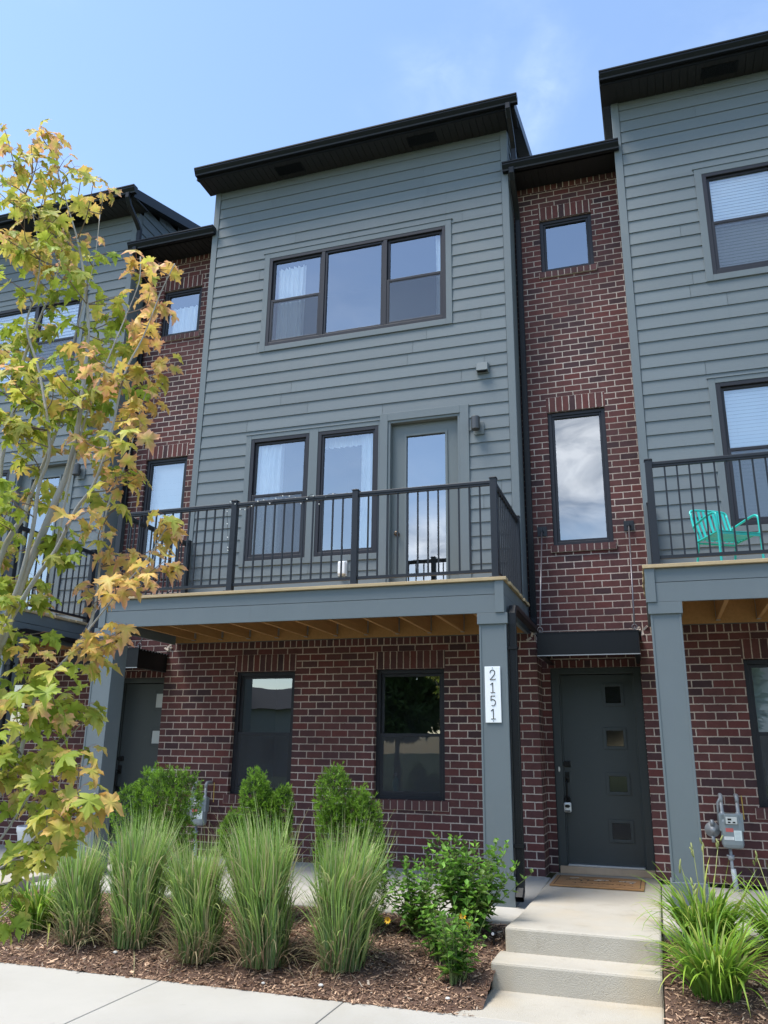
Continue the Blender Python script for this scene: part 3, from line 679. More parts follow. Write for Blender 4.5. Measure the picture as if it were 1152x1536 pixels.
    mb.face([(-5.84, .5, 9.79), (-1.24, .5, 9.79), (-1.24, 6.0, 11.7), (-5.84, 6.0, 11.7)]); mb.face([(-5.84, 6.0, 9.0), (-1.24, 6.0, 9.0), (-1.24, 6.0, 11.7), (-5.84, 6.0, 11.7)])
    mb.build('rear_volume', simple('rear_render', (.12, .14, .145), .8), H)
    return H
lite_m = simple('lite_dark_glass', (.012, .012, .014), .08, spec=.7)
lite_w = simple('lite_frosted', (.55, .58, .58), .25)
handle_m = simple('handle_black', (.006, .006, .007), .35, spec=.35)
spec_lcol = {'main': -5.955, 'left': -5.895, 'right': -5.895}
house(0, 0, 'middle grey and brick townhouse with curtained windows and numbered column', 'main', 3)
house(-P, -.034, 'leftmost grey and brick townhouse half hidden behind the maple', 'left', 11)
house(P, .039, 'rightmost grey and brick townhouse with white blinds and teal balcony chair', 'right', 19)

# ================================================================== ground and paving
def npmesh(name, V, F, m, parent=None, colors=None, smooth=False, loc=None):
    V = np.asarray(V, np.float32); F = np.asarray(F, np.int32)
    me = bpy.data.meshes.new(name); me.vertices.add(len(V)); me.vertices.foreach_set('co', V.ravel())
    k = F.shape[1]; me.loops.add(F.size); me.loops.foreach_set('vertex_index', F.ravel())
    me.polygons.add(len(F)); me.polygons.foreach_set('loop_start', np.arange(0, F.size, k, dtype=np.int32)); me.polygons.foreach_set('loop_total', np.full(len(F), k, np.int32))
    if smooth: me.polygons.foreach_set('use_smooth', np.ones(len(F), bool))
    me.materials.append(m); me.update(calc_edges=True); me.validate()
    if colors is not None:
        ca = me.color_attributes.new('Col', 'FLOAT_COLOR', 'POINT'); A = np.ones((len(V), 4), np.float32); A[:, :3] = colors; ca.data.foreach_set('color', A.ravel())
    o = bpy.data.objects.new(name, me); COL.objects.link(o)
    if parent is not None: o.parent = parent
    if loc is not None: o.location = loc
    return o
lawn_m = simple('lawn_soil', (.07, .11, .03), .95, var=.4, vscale=6, bump=.5, bscale=60)
asph_m = simple('asphalt', (.055, .055, .056), .92, var=.2, vscale=2, bump=.5, bscale=150)
walk_m = simple('sidewalk_concrete', (.42, .397, .35), .88, var=.11, vscale=1.4, bump=.22, bscale=160)
stain(walk_m, (.36, .33, .27), 1.1, .47, .72, .42); stain(walk_m, (.24, .22, .18), 9, .64, .76, .4, seed=4); stain(walk_m, (.14, .12, .09), 45, .70, .78, .6, seed=8)
def step_mat():
    m = simple('step_concrete', (.43, .395, .33), .88, var=.14, vscale=2.4, bump=.5, bscale=120)
    t = m.node_tree; b = t.nodes['Principled BSDF']; src = b.inputs['Base Color'].links[0].from_socket
    n = N(t, 'ShaderNodeTexNoise'); n.inputs['Scale'].default_value = 1.7; n.inputs['Detail'].default_value = 3
    g = N(t, 'ShaderNodeTexCoord'); L(t, g.outputs['Object'], n.inputs['Vector'])
    r = N(t, 'ShaderNodeMapRange', interpolation_type='SMOOTHSTEP'); L(t, n.outputs[0], r.inputs[0]); r.inputs[1].default_value = .45; r.inputs[2].default_value = .75; r.inputs[4].default_value = .55
    x = N(t, 'ShaderNodeMixRGB'); L(t, r.outputs[0], x.inputs[0]); L(t, src, x.inputs[1]); x.inputs[2].default_value = (.46, .37, .24, 1); L(t, x.outputs[0], b.inputs['Base Color'])
    stain(m, (.24, .20, .14), 3.2, .52, .74, .4, (1, 1, .6), 6); stain(m, (.13, .11, .08), 38, .70, .79, .6, seed=8)
    return m
step_m = step_mat()
mb = MB(); mb.face([(-500, -500, -.62), (500, -500, -.62), (500, 500, -.62), (-500, 500, -.62)]); struct(mb.build('ground', lawn_m))
mb = MB(); mb.face([(-200, -15.5, -.5), (200, -15.5, -.5), (200, -7.0, -.5), (-200, -7.0, -.5)]); struct(mb.build('road', asph_m))
mb = MB(); mb.box(-60, 60, -7.0, -6.85, -.6, -.37); mb.box(-60, 60, -15.65, -15.5, -.6, -.37); struct(mb.build('kerb', conc_m, bevel=.015))
mb = MB(); mb.face([(-60, -6.85, -.375), (60, -6.85, -.375), (60, -5.02, -.365), (-60, -5.02, -.365)]); mb.face([(-60, -60, -.36), (60, -60, -.36), (60, -15.65, -.37), (-60, -15.65, -.37)])
struct(mb.build('grass_verge', lawn_m))
mb = MB(); x = -3.42 - 1.44 * 12
while x < 18:
    mb.box(x + .004, x + 1.436, -5.0, -3.70, -.50, -.35); x += 1.44
struct(mb.build('sidewalk', walk_m, bevel=.006))
mb = MB(); mb.box(-22, 18, -5.0, -3.71, -.55, -.362); struct(mb.build('sidewalk_bed', simple('joint_dirt', (.16, .13, .10), .95)))
def prism(mb, pts, z0, z1):
    b = len(mb.v); n = len(pts)
    for z in (z0, z1): mb.v += [(p[0], p[1], z) for p in pts]
    mb.f.append(tuple(b + n + i for i in range(n))); mb.mi.append(0)
    for i in range(n): j = (i + 1) % n; mb.f.append((b + i, b + j, b + n + j, b + n + i)); mb.mi.append(0)
for k in (-1, 0, 1):
    dx = k * P; mb = MB()
    prism(mb, [(dx - 1.05, -2.70), (dx + .093, -2.72), (dx + .093, .44), (dx - 1.022, .44), (dx - 1.022, -2.2)], -.6, 0)
    prism(mb, [(dx - 1.10, -3.04), (dx + .088, -3.05), (dx + .088, -2.66), (dx - 1.10, -2.66)], -.6, -.172)
    prism(mb, [(dx - 1.30, -3.694), (dx + .084, -3.694), (dx + .084, -2.99), (dx - 1.105, -2.99), (dx - 1.105, -3.15), (dx - 1.12, -3.35), (dx - 1.17, -3.53), (dx - 1.24, -3.65)], -.6, -.352)
    struct(mb.build('entry_steps', step_m, bevel=.018))
for x0, x1 in ((-15, -7.13), (-6.0, -1.03), (.1, 5.06)):
    mb = MB(); Pp = [(x0, -2.15, -.20), (x1, -2.15, -.20), (x1, .02, -.20), (x0, .02, -.20), (x0, -2.15, -.058), (x1, -2.15, -.058), (x1, .02, -.001), (x0, .02, -.001)]
    mb.v = Pp; mb.f = [(0, 3, 2, 1), (4, 5, 6, 7), (0, 1, 5, 4), (1, 2, 6, 5), (2, 3, 7, 6), (3, 0, 4, 7)]; mb.mi = [0] * 6
    struct(mb.build('patio', conc_m, bevel=.01))
# mulch beds
def bed_z(x, y):
    t = np.clip((-2.15 - y) / 1.55, 0, 1)
    return -.095 - .275 * t ** 1.1 + .016 * np.sin(3.1 * x + 1.3 * y) + .012 * np.sin(7.3 * x - 5 * y) + .02 * np.sin(np.pi * t)
mulch_m, t_, b_ = mat('mulch')
a_ = N(t_, 'ShaderNodeAttribute', attribute_name='Col'); L(t_, a_.outputs['Color'], b_.inputs['Base Color']); b_.inputs['Roughness'].default_value = .9; b_.inputs['Specular IOR Level'].default_value = .15
soil_m = simple('mulch_soil', (.105, .060, .040), .95, var=.5, vscale=25, bump=1, bscale=60)
beds = ((-5.995, -1.06), (.092, 5.0), (-11.0, -7.15))
for bi, (x0, x1) in enumerate(beds):
    nx, ny = int((x1 - x0) / .03), 56
    X, Y = np.meshgrid(np.linspace(x0, x1, nx), np.linspace(-3.72, -2.14, ny)); Z = bed_z(X, Y) + rng.normal(0, .006, X.shape)
    idx = np.arange(nx * ny).reshape(ny, nx); F = np.stack([idx[:-1, :-1], idx[:-1, 1:], idx[1:, 1:], idx[1:, :-1]], -1).reshape(-1, 4)
    struct(npmesh('mulch_bed', np.stack([X, Y, Z], -1).reshape(-1, 3), F, soil_m))
    n = int((x1 - x0) * (6600 if bi == 0 else 5600 if bi == 1 else 1200))
    cx = rng.uniform(x0 + .01, x1 - .01, n); cy = rng.uniform(-3.715, -2.16, n)
    if bi < 2: # fine spill over the walk edge
        e = rng.rand(n) < .012; cy[e] = -3.70 - np.abs(rng.normal(0, .018, e.sum()))
    cz = np.where(cy < -3.70, -.346, bed_z(cx, cy)) + rng.uniform(.002, .016, n)
    ln = rng.uniform(.005, .018, n) * np.where(rng.rand(n) < .13, 1.9, 1); wd = ln * rng.uniform(.14, .4, n); an = rng.uniform(0, np.pi, n)
    tl = rng.normal(0, .28, n); rl = rng.normal(0, .35, n)
    dxv = np.stack([np.cos(an) * np.cos(tl), np.sin(an) * np.cos(tl), np.sin(tl)], -1) * ln[:, None]
    dyv = np.stack([-np.sin(an) * np.cos(rl), np.cos(an) * np.cos(rl), np.sin(rl)], -1) * wd[:, None]
    C0 = np.stack([cx, cy, cz], -1)
    V = np.stack([C0 - dxv - dyv * .6, C0 + dxv * .9 - dyv, C0 + dxv + dyv * .5, C0 - dxv * .9 + dyv], 1).reshape(-1, 3)
    tt = rng.rand(n) ** 1.7; c0 = np.array([.115, .062, .040]); c1 = np.array([.66, .44, .29]); cc = c0 + (c1 - c0) * tt[:, None]
    cc[rng.rand(n) < .03] = (.52, .42, .32)
    tag(npmesh('mulch_chips', V, np.arange(4 * n).reshape(-1, 4), mulch_m, colors=np.repeat(cc, 4, 0)), ['brown shredded bark mulch spread in the bed under the ornamental grasses', 'brown shredded bark mulch in the right bed under the daylilies', 'brown bark mulch in the bed far left beyond the neighbouring steps'][bi], 'mulch', kind='stuff')
# short verge grass, street side
n = 9000; bx = rng.uniform(-9, 5, n); by = rng.uniform(-6.84, -5.03, n)
hh = rng.uniform(.03, .07, n); an = rng.uniform(0, 6.28, n); w = np.stack([np.cos(an), np.sin(an), 0 * an], -1) * .003
B0 = np.stack([bx, by, np.full(n, -.375)], -1); T0 = B0 + np.stack([rng.normal(0, .02, n), rng.normal(0, .02, n), hh], -1)
V = np.stack([B0 - w, B0 + w, T0], 1).reshape(-1, 3); cg = np.array([.08, .15, .03]) * rng.uniform(.6, 1.4, (n, 1))
foliage_m = leafmat('foliage', .55, .36)
tag(npmesh('verge_grass', V, np.arange(3 * n).reshape(-1, 3), foliage_m, colors=np.repeat(cg, 3, 0)), 'short mown grass on the verge between sidewalk and road', 'grass', kind='stuff')

# ================================================================== plants
def blades(n, r0, len_, lean, curve, width, seg, cols, rs, tip=None, zoff=0, base_dir=None, bend_pow=1.6):
    """n arching blades -> V, F, colours"""
    a = rs.uniform(0, 2 * np.pi, n); rr_ = r0 * np.sqrt(rs.rand(n)); zo = np.full(n, zoff) if not isinstance(zoff, tuple) else rs.uniform(zoff[0], zoff[1], n); rr_ = rr_ * (1 + (.55 * zo if isinstance(zoff, tuple) else 0)); base = np.stack([rr_ * np.cos(a), rr_ * np.sin(a), zo], -1)
    da = a + rs.normal(0, .55, n); Ln = rs.uniform(*len_, n); le = np.abs(rs.normal(lean[0], lean[1], n)); cu = np.abs(rs.normal(curve[0], curve[1], n))
    W_ = width * rs.uniform(.7, 1.25, n); tw = rs.uniform(-.8, .8, n)
    V = []; C = []; pos = base.copy(); rad2 = np.stack([np.cos(da), np.sin(da)], -1)
    side = np.stack([-np.sin(da + tw), np.cos(da + tw), 0 * da], -1)
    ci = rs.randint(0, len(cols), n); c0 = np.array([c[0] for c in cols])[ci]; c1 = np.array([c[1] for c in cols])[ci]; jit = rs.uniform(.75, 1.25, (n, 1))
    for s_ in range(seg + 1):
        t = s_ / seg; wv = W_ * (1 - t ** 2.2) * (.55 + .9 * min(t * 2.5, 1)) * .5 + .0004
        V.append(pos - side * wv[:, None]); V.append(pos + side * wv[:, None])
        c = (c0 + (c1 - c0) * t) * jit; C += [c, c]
        ang = le + cu * (t + .5 / seg) ** bend_pow
        pos = pos + np.concatenate([rad2 * np.sin(ang)[:, None], np.cos(ang)[:, None]], 1) * (Ln / seg)[:, None]
    V = np.stack(V, 1); C = np.stack(C, 1); m = 2 * (seg + 1)
    F = [(2 * s_, 2 * s_ + 1, 2 * s_ + 3, 2 * s_ + 2) for s_ in range(seg)]
    F = (np.arange(n)[:, None, None] * m + np.array(F)[None]).reshape(-1, 4)
    return V.reshape(-1, 3), F, C.reshape(-1, 3)
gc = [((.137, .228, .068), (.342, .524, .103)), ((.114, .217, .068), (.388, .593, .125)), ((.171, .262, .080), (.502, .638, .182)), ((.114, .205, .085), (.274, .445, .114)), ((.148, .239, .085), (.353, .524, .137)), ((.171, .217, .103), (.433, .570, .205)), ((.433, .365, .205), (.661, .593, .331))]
gl = [((.20, .30, .08), (.42, .56, .15)), ((.16, .26, .08), (.34, .48, .12)), ((.13, .22, .10), (.26, .40, .15)), ((.26, .32, .12), (.56, .60, .26)), ((.36, .30, .18), (.55, .48, .30))]
clumps = [(-4.50, -3.28, .84, .12, 'ornamental grass clump on the far left next to the daylilies', 1), (-4.00, -3.22, 1.04, .15, 'tall ornamental grass clump in front of the left column and round shrub', 2), (-3.37, -3.28, .94, .13, 'narrow yellowish ornamental grass clump, middle of the five in the bed', 3),
          (-2.79, -3.30, 1.12, .15, 'tallest ornamental grass clump, in front of the middle evergreen shrub', 4), (-2.17, -3.28, 1.02, .15, 'rightmost ornamental grass clump in front of the twin lobed evergreen', 5)]
for (x, y, h, r, lb, sd_) in clumps:
    rs = np.random.RandomState(sd_); z = float(bed_z(x, y))
    T = thing('ornamental_grass', lb, 'ornamental grass', (x, y, z), group='ornamental grass clumps in the mulch bed')
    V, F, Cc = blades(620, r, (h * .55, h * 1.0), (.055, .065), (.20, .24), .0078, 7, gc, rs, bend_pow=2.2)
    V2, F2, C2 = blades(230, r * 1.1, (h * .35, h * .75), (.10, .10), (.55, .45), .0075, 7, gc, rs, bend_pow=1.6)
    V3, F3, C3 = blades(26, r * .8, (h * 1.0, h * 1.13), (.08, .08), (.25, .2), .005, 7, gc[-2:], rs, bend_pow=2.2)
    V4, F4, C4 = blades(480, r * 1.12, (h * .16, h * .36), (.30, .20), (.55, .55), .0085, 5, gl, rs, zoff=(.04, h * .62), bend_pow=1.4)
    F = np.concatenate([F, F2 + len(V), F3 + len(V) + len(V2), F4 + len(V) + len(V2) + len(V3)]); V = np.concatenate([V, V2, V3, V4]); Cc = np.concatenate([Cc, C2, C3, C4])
    lean_a = rs.uniform(0, 6.28); zz = np.clip(V[:, 2], 0, None) ** 1.6; V[:, 0] += .10 * math.cos(lean_a) * zz + .012 * np.sin(9 * V[:, 2] + 3 * V[:, 0]); V[:, 1] += .10 * math.sin(lean_a) * zz
    npmesh('blades', V, F, foliage_m, T, Cc)
    V, F, Cc = blades(200, r * 1.2, (h * .18, h * .5), (.45, .35), (1.1, .6), .0055, 5, [((.26, .20, .12), (.44, .36, .22)), ((.14, .15, .08), (.38, .36, .18)), ((.20, .13, .09), (.36, .26, .17))], rs)
    npmesh('dry_blades', V, F, foliage_m, T, Cc)
lc = [((.09, .20, .022), (.24, .42, .04)), ((.12, .25, .025), (.32, .50, .05)), ((.07, .16, .022), (.18, .33, .035)), ((.11, .20, .03), (.46, .50, .10))]
lil = [(.42, -3.08, .50, 'nearest daylily clump spilling over the edge of the steps', 21), (.42, -2.25, .50, 'daylily clump in front of the right column', 22), (.98, -2.40, .50, 'daylily clump at the right edge below the gas meter', 23), (-5.10, -3.05, .46, 'low daylily clump at the far left of the bed', 24), (1.35, -2.6, .46, 'daylily clump cut by the right edge of the photo', 25)]
bud_m = simple('daylily_bud', (.24, .26, .08), .5)
for (x, y, h, lb, sd_) in lil:
    rs = np.random.RandomState(sd_); z = float(bed_z(x, y))
    T = thing('daylily', lb, 'daylily', (x, y, z), group='daylilies in the mulch beds')
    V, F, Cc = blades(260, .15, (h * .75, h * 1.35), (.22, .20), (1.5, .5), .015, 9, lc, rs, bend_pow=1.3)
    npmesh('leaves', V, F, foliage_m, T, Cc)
    mb = MB(); ns = 4 if sd_ in (22, 23) else 1
    for _ in range(ns):
        a = rs.uniform(0, 6.28); q = Vector((math.cos(a), math.sin(a), 0)); hh_ = h * rs.uniform(1.1, 1.5)
        pts = [q * .04, q * .08 + Vector((0, 0, hh_ * .5)), q * .16 + Vector((0, 0, hh_))]
        mb.tube(pts, [.004, .0035, .003], 5)
        for j in range(3):
            b0 = pts[2] + Vector((rs.normal(0, .012), rs.normal(0, .012), -.03 * j)); e = Vector((rs.normal(0, .3), rs.normal(0, .3), 1)).normalized()
            mb.tube([b0, b0 + e * .018, b0 + e * .04, b0 + e * .052], [.003, .007, .006, .001], 6)
    mb.build('flower_stalk', bud_m, T, smooth=True)
# evergreen shrubs
def tufts(lobes, n, rs, size, c_in, c_out, upness=.8, wd=.16, shell=.45):
    Vs = []; Cs = []
    w = np.array([l[3] * l[4] for l in lobes]); w = w / w.sum()
    for li, (lx, ly, lz, rx, rz) in enumerate(lobes):
        k = int(n * w[li]); d = rs.normal(0, 1, (k, 3)); d /= np.linalg.norm(d, axis=1)[:, None]
        lump = 1 + .16 * np.sin(7 * d[:, 0] + 5 * d[:, 2] * 2 + li) * np.cos(6 * d[:, 1] - 3 * d[:, 2]) 
        r = (.55 + .45 * rs.rand(k) ** shell) * lump * (1 - .25 * np.clip(d[:, 2], 0, 1) * rs.rand(k))
        c = np.array([lx, ly, lz]) + d * np.array([rx, rx, rz]) * r[:, None]
        out = d * np.array([1, 1, .5]) + np.array([0, 0, upness]) + rs.normal(0, .35, (k, 3)); out /= np.linalg.norm(out, axis=1)[:, None]
        for j in range(7):
            dv = out + rs.normal(0, .55, (k, 3)); dv /= np.linalg.norm(dv, axis=1)[:, None]
            sv = np.cross(dv, rs.normal(0, 1, (k, 3))); sv /= np.linalg.norm(sv, axis=1)[:, None]
            L_ = size * rs.uniform(.7, 1.3, (k, 1)); b = c + out * size * .3 * j / 4
            Vs.append(np.stack([b, b + dv * L_ * .5 + sv * L_ * wd, b + dv * L_, b + dv * L_ * .5 - sv * L_ * wd], 1))
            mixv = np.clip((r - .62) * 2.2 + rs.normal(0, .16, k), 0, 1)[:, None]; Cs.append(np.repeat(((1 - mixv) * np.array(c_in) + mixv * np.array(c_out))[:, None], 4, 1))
    V = np.concatenate(Vs).reshape(-1, 3); C = np.concatenate(Cs).reshape(-1, 3)
    return V, np.arange(len(V)).reshape(-1, 4), C
shr = [(-4.29, -2.58, [(-.28, 0, .72, .17, .22), (-.10, .05, .84, .16, .26), (.10, -.03, .80, .20, .30), (.26, .04, .82, .13, .24), (.05, 0, .45, .30, .34), (-.2, .02, .42, .2, .25), (.24, -.05, .36, .18, .25)], 'broad evergreen shrub beside the left door and gas meter', 31),
       (-3.27, -2.56, [(-.03, 0, .82, .13, .28), (.06, .03, .72, .13, .26), (-.22, -.02, .58, .11, .20), (.22, .02, .74, .085, .26), (0, 0, .42, .22, .30), (.16, 0, .45, .14, .26)], 'middle evergreen shrub with two thin spires below the left window', 32),
       (-2.41, -2.56, [(-.13, 0, .86, .155, .26), (-.10, 0, .55, .17, .36), (.17, -.02, .58, .14, .38), (.20, 0, .25, .15, .28), (.02, .02, .35, .2, .3), (.10, .0, .72, .10, .24)], 'tall twin lobed evergreen shrub, rightmost, left of the right ground floor window', 33)]
wood_st = simple('stem_brown', (.12, .08, .05), .9)
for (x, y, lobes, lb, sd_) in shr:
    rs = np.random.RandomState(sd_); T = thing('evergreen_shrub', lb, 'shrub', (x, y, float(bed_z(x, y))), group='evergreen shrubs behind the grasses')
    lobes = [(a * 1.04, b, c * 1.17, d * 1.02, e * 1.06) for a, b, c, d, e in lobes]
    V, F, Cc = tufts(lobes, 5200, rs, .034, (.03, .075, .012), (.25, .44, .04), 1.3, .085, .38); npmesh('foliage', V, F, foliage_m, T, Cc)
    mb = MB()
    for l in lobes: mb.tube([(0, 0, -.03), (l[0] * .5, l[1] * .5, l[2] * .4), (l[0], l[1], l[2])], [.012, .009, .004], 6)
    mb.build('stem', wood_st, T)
# leafy perennials
def leafy(n_st, h, spread, leaf, rs, cols, lean=.25):
    V = []; C = []; stems = MB()
    for _ in range(n_st):
        a = rs.uniform(0, 6.28); l = abs(rs.normal(lean, .15)); H_ = h * rs.uniform(.6, 1.05); r0 = rs.uniform(0, .08)
        p0 = Vector((math.cos(a) * r0, math.sin(a) * r0, -.02)); pts = []
        for i in range(7):
            t = i / 6; pts.append(p0 + Vector((math.cos(a) * spread * l * 2 * t ** 1.4, math.sin(a) * spread * l * 2 * t ** 1.4, H_ * t)))
        stems.tube(pts, [.0045 - .0005 * i for i in range(7)], 5)
        nn = int(H_ / .045)
        for j in range(2, nn + 1):
            t = j / nn; fi = t * 6; i0 = min(int(fi), 5); p = pts[i0].lerp(pts[i0 + 1], fi - i0)
            for sgn in (0, math.pi):
                az = j * 1.57 + sgn + rs.normal(0, .3); el = rs.normal(.35, .3) if t < .9 else rs.normal(1.0, .2)
                d = Vector((math.cos(az) * math.cos(el), math.sin(az) * math.cos(el), math.sin(el))); sd2 = Vector((-math.sin(az), math.cos(az), rs.normal(0, .2))).normalized(); up = d.cross(sd2)
                L_ = leaf * rs.uniform(.6, 1.2) * (1 - .35 * t); w_ = L_ * rs.uniform(.20, .28); dr = Vector((0, 0, -1))
                q = [p + d * .008, p + d * L_ * .38 + sd2 * w_ + up * .004, p + d * L_ * .38 + dr * .004 - up * .008, p + d * L_ * .38 - sd2 * w_ + up * .004, p + d * L_ * .95 + dr * L_ * .28]
                V += [q[0], q[1], q[2], q[2], q[0], q[2], q[3], q[3], q[1], q[4], q[2], q[2], q[2], q[4], q[3], q[3]]
                c = np.array(cols[rs.randint(len(cols))]) * rs.uniform(.75, 1.25); C += [c] * 16
    return np.array([tuple(v) for v in V]), np.array(C), stems
pc = [(.15, .24, .05), (.12, .20, .045), (.125, .288, .031), (.163, .350, .044), (.100, .237, .031), (.237, .450, .069), (.075, .175, .025)]
per = [(-1.80, -2.50, .56, .42, .115, 46, 'leafy green perennial left of its taller neighbour near the column', 41), (-1.37, -2.42, .72, .40, .125, 70, 'tallest leafy green perennial with a yellow flower, beside the numbered column', 42), (-1.31, -3.26, .48, .26, .105, 28, 'small leafy perennial nearest the sidewalk beside the steps', 43), (-1.52, -2.92, .42, .26, .11, 16, 'short leafy perennial between the taller ones and the nearest one', 44), (-1.87, -3.0, .08, .3, .06, 4, 'tiny green seedling alone in the mulch', 45)]
def tri_fix(V, C):
    V = V.reshape(-1, 16, 3); C = C.reshape(-1, 16, 3)[:, :5]
    P5 = np.stack([V[:, 0], V[:, 1], V[:, 2], V[:, 6], V[:, 9]], 1); n = len(P5)
    F = (np.arange(n)[:, None, None] * 5 + np.array([(0, 1, 2), (0, 2, 3), (1, 4, 2), (2, 4, 3)])[None]).reshape(-1, 3)
    return P5.reshape(-1, 3), F, C.reshape(-1, 3)
green_st = simple('stem_green', (.10, .14, .04), .7); yel = simple('petal_yellow', (.85, .50, .03), .5); ydk = simple('flower_centre', (.25, .11, .02), .8)
for (x, y, h, sp, lf, ns, lb, sd_) in per:
    rs = np.random.RandomState(sd_); T = thing('leafy_perennial', lb, 'plant', (x, y, float(bed_z(x, y))), group='leafy perennials by the steps')
    V, C, st = leafy(ns, h, sp, lf, rs, pc); V, F, C = tri_fix(V, C); npmesh('foliage', V, F, foliage_m, T, C); st.build('stem', green_st, T)
    if sd_ in (41, 42):
        for fx, fy, fz in (((-.02, -.22, .17), (.02, -.20, .11)) if sd_ == 42 else ((-.20, -.18, .13),)):
            mb = MB()
            for q in range(10):
                a = q * .628; d = Vector((math.cos(a), -.5, math.sin(a))).normalized(); s2 = Vector((-math.sin(a), 0, math.cos(a)))
                p = Vector((fx, fy, fz)); mb.face([p, p + d * .02 + s2 * .007, p + d * .036, p + d * .02 - s2 * .007])
            fl = mb.build('flower', yel, T); mb = MB(); mb.rings((fx, fy, fz), [(.008, .0), (.007, -.006), (.003, -.010)], 8, 'y'); mb.build('flower_centre', ydk, fl)

# ================================================================== maple
STEMS = {
'A': [(-2.88, -6.45, -0.39), (-2.82, -6.42, 0.69), (-2.83, -6.4, 0.91), (-2.81, -6.42, 1.49), (-2.75, -6.4, 1.78), (-2.67, -6.41, 2.07), (-2.59, -6.41, 2.29), (-2.52, -6.43, 2.45), (-2.5, -6.4, 2.6), (-2.44, -6.44, 2.81), (-2.45, -6.43, 3.11), (-2.48, -6.42, 3.42), (-2.6, -6.41, 3.86), (-2.73, -6.43, 4.21), (-2.93, -6.41, 4.67)],
'B': [(-2.88, -6.43, 1.1), (-2.98, -6.38, 1.34), (-2.91, -6.37, 1.97), (-3.01, -6.32, 2.73), (-3.0, -6.3, 3.01), (-3.07, -6.22, 3.36), (-3.0, -6.21, 3.65), (-2.98, -6.15, 4.0), (-3.02, -6.12, 4.36)],
'C': [(-2.83, -6.43, 1.05), (-2.9, -6.41, 1.49), (-2.87, -6.37, 2.17), (-2.77, -6.36, 2.4), (-2.79, -6.32, 2.5), (-2.71, -6.3, 2.82), (-2.68, -6.28, 3.06), (-2.72, -6.24, 3.4), (-2.66, -6.23, 3.9), (-2.67, -6.22, 4.26)],
'D': [(-2.82, -6.42, 1.34), (-2.77, -6.44, 1.67), (-2.67, -6.45, 1.86), (-2.54, -6.48, 2.03), (-2.43, -6.49, 2.17), (-2.33, -6.51, 2.35), (-2.23, -6.53, 2.46), (-2.16, -6.54, 2.69), (-2.09, -6.58, 2.98), (-2.0, -6.59, 3.16), (-1.92, -6.6, 3.38), (-1.85, -6.61, 3.52)],
'E': [(-2.82, -6.42, 1.34), (-2.74, -6.43, 1.8), (-2.67, -6.43, 2.05), (-2.61, -6.46, 2.29), (-2.6, -6.47, 2.51), (-2.54, -6.5, 2.69), (-2.67, -6.5, 3.11), (-2.77, -6.53, 3.37), (-2.77, -6.51, 3.57), (-2.74, -6.54, 3.76), (-2.84, -6.54, 4.07), (-2.94, -6.57, 4.29)],
'F': [(-2.82, -6.42, 0.96), (-2.67, -6.4, 1.05), (-2.59, -6.37, 1.18), (-2.58, -6.33, 1.5), (-2.37, -6.31, 1.76), (-2.33, -6.3, 1.89), (-2.33, -6.29, 2.04), (-2.36, -6.25, 2.44), (-2.28, -6.24, 2.69), (-2.25, -6.2, 3.04), (-2.22, -6.17, 3.2)],
'G': [(-2.29, -6.42, 1.75), (-2.2, -6.42, 1.86), (-2.09, -6.44, 1.97), (-1.97, -6.42, 2.12), (-1.88, -6.43, 2.26)],
'H': [(-2.49, -6.42, 2.19), (-2.47, -6.42, 2.51), (-2.43, -6.41, 2.85), (-2.33, -6.44, 3.09), (-2.28, -6.44, 3.25), (-2.25, -6.41, 3.43), (-2.19, -6.42, 3.6), (-2.2, -6.42, 3.75)],
'I': [(-2.81, -6.42, 0.74), (-2.67, -6.36, 0.85), (-2.56, -6.32, 1.05), (-2.47, -6.25, 1.28), (-2.37, -6.21, 1.41)],
'J': [(-2.8, -6.42, 0.64), (-2.47, -6.46, 0.82), (-2.29, -6.53, 0.94), (-2.09, -6.59, 1.04), (-1.96, -6.63, 1.11)],
'K': [(-2.79, -6.42, 0.45), (-2.57, -6.44, 0.57), (-2.48, -6.47, 0.6), (-2.43, -6.49, 0.63)],
'L': [(-2.94, -6.4, 1.19), (-3.37, -6.42, 2.33), (-3.56, -6.45, 3.51), (-3.45, -6.48, 4.34)],
'N': [(-2.94, -6.41, 1.34), (-3.76, -6.36, 2.19), (-4.22, -6.33, 3.23), (-4.21, -6.3, 4.06)],
}
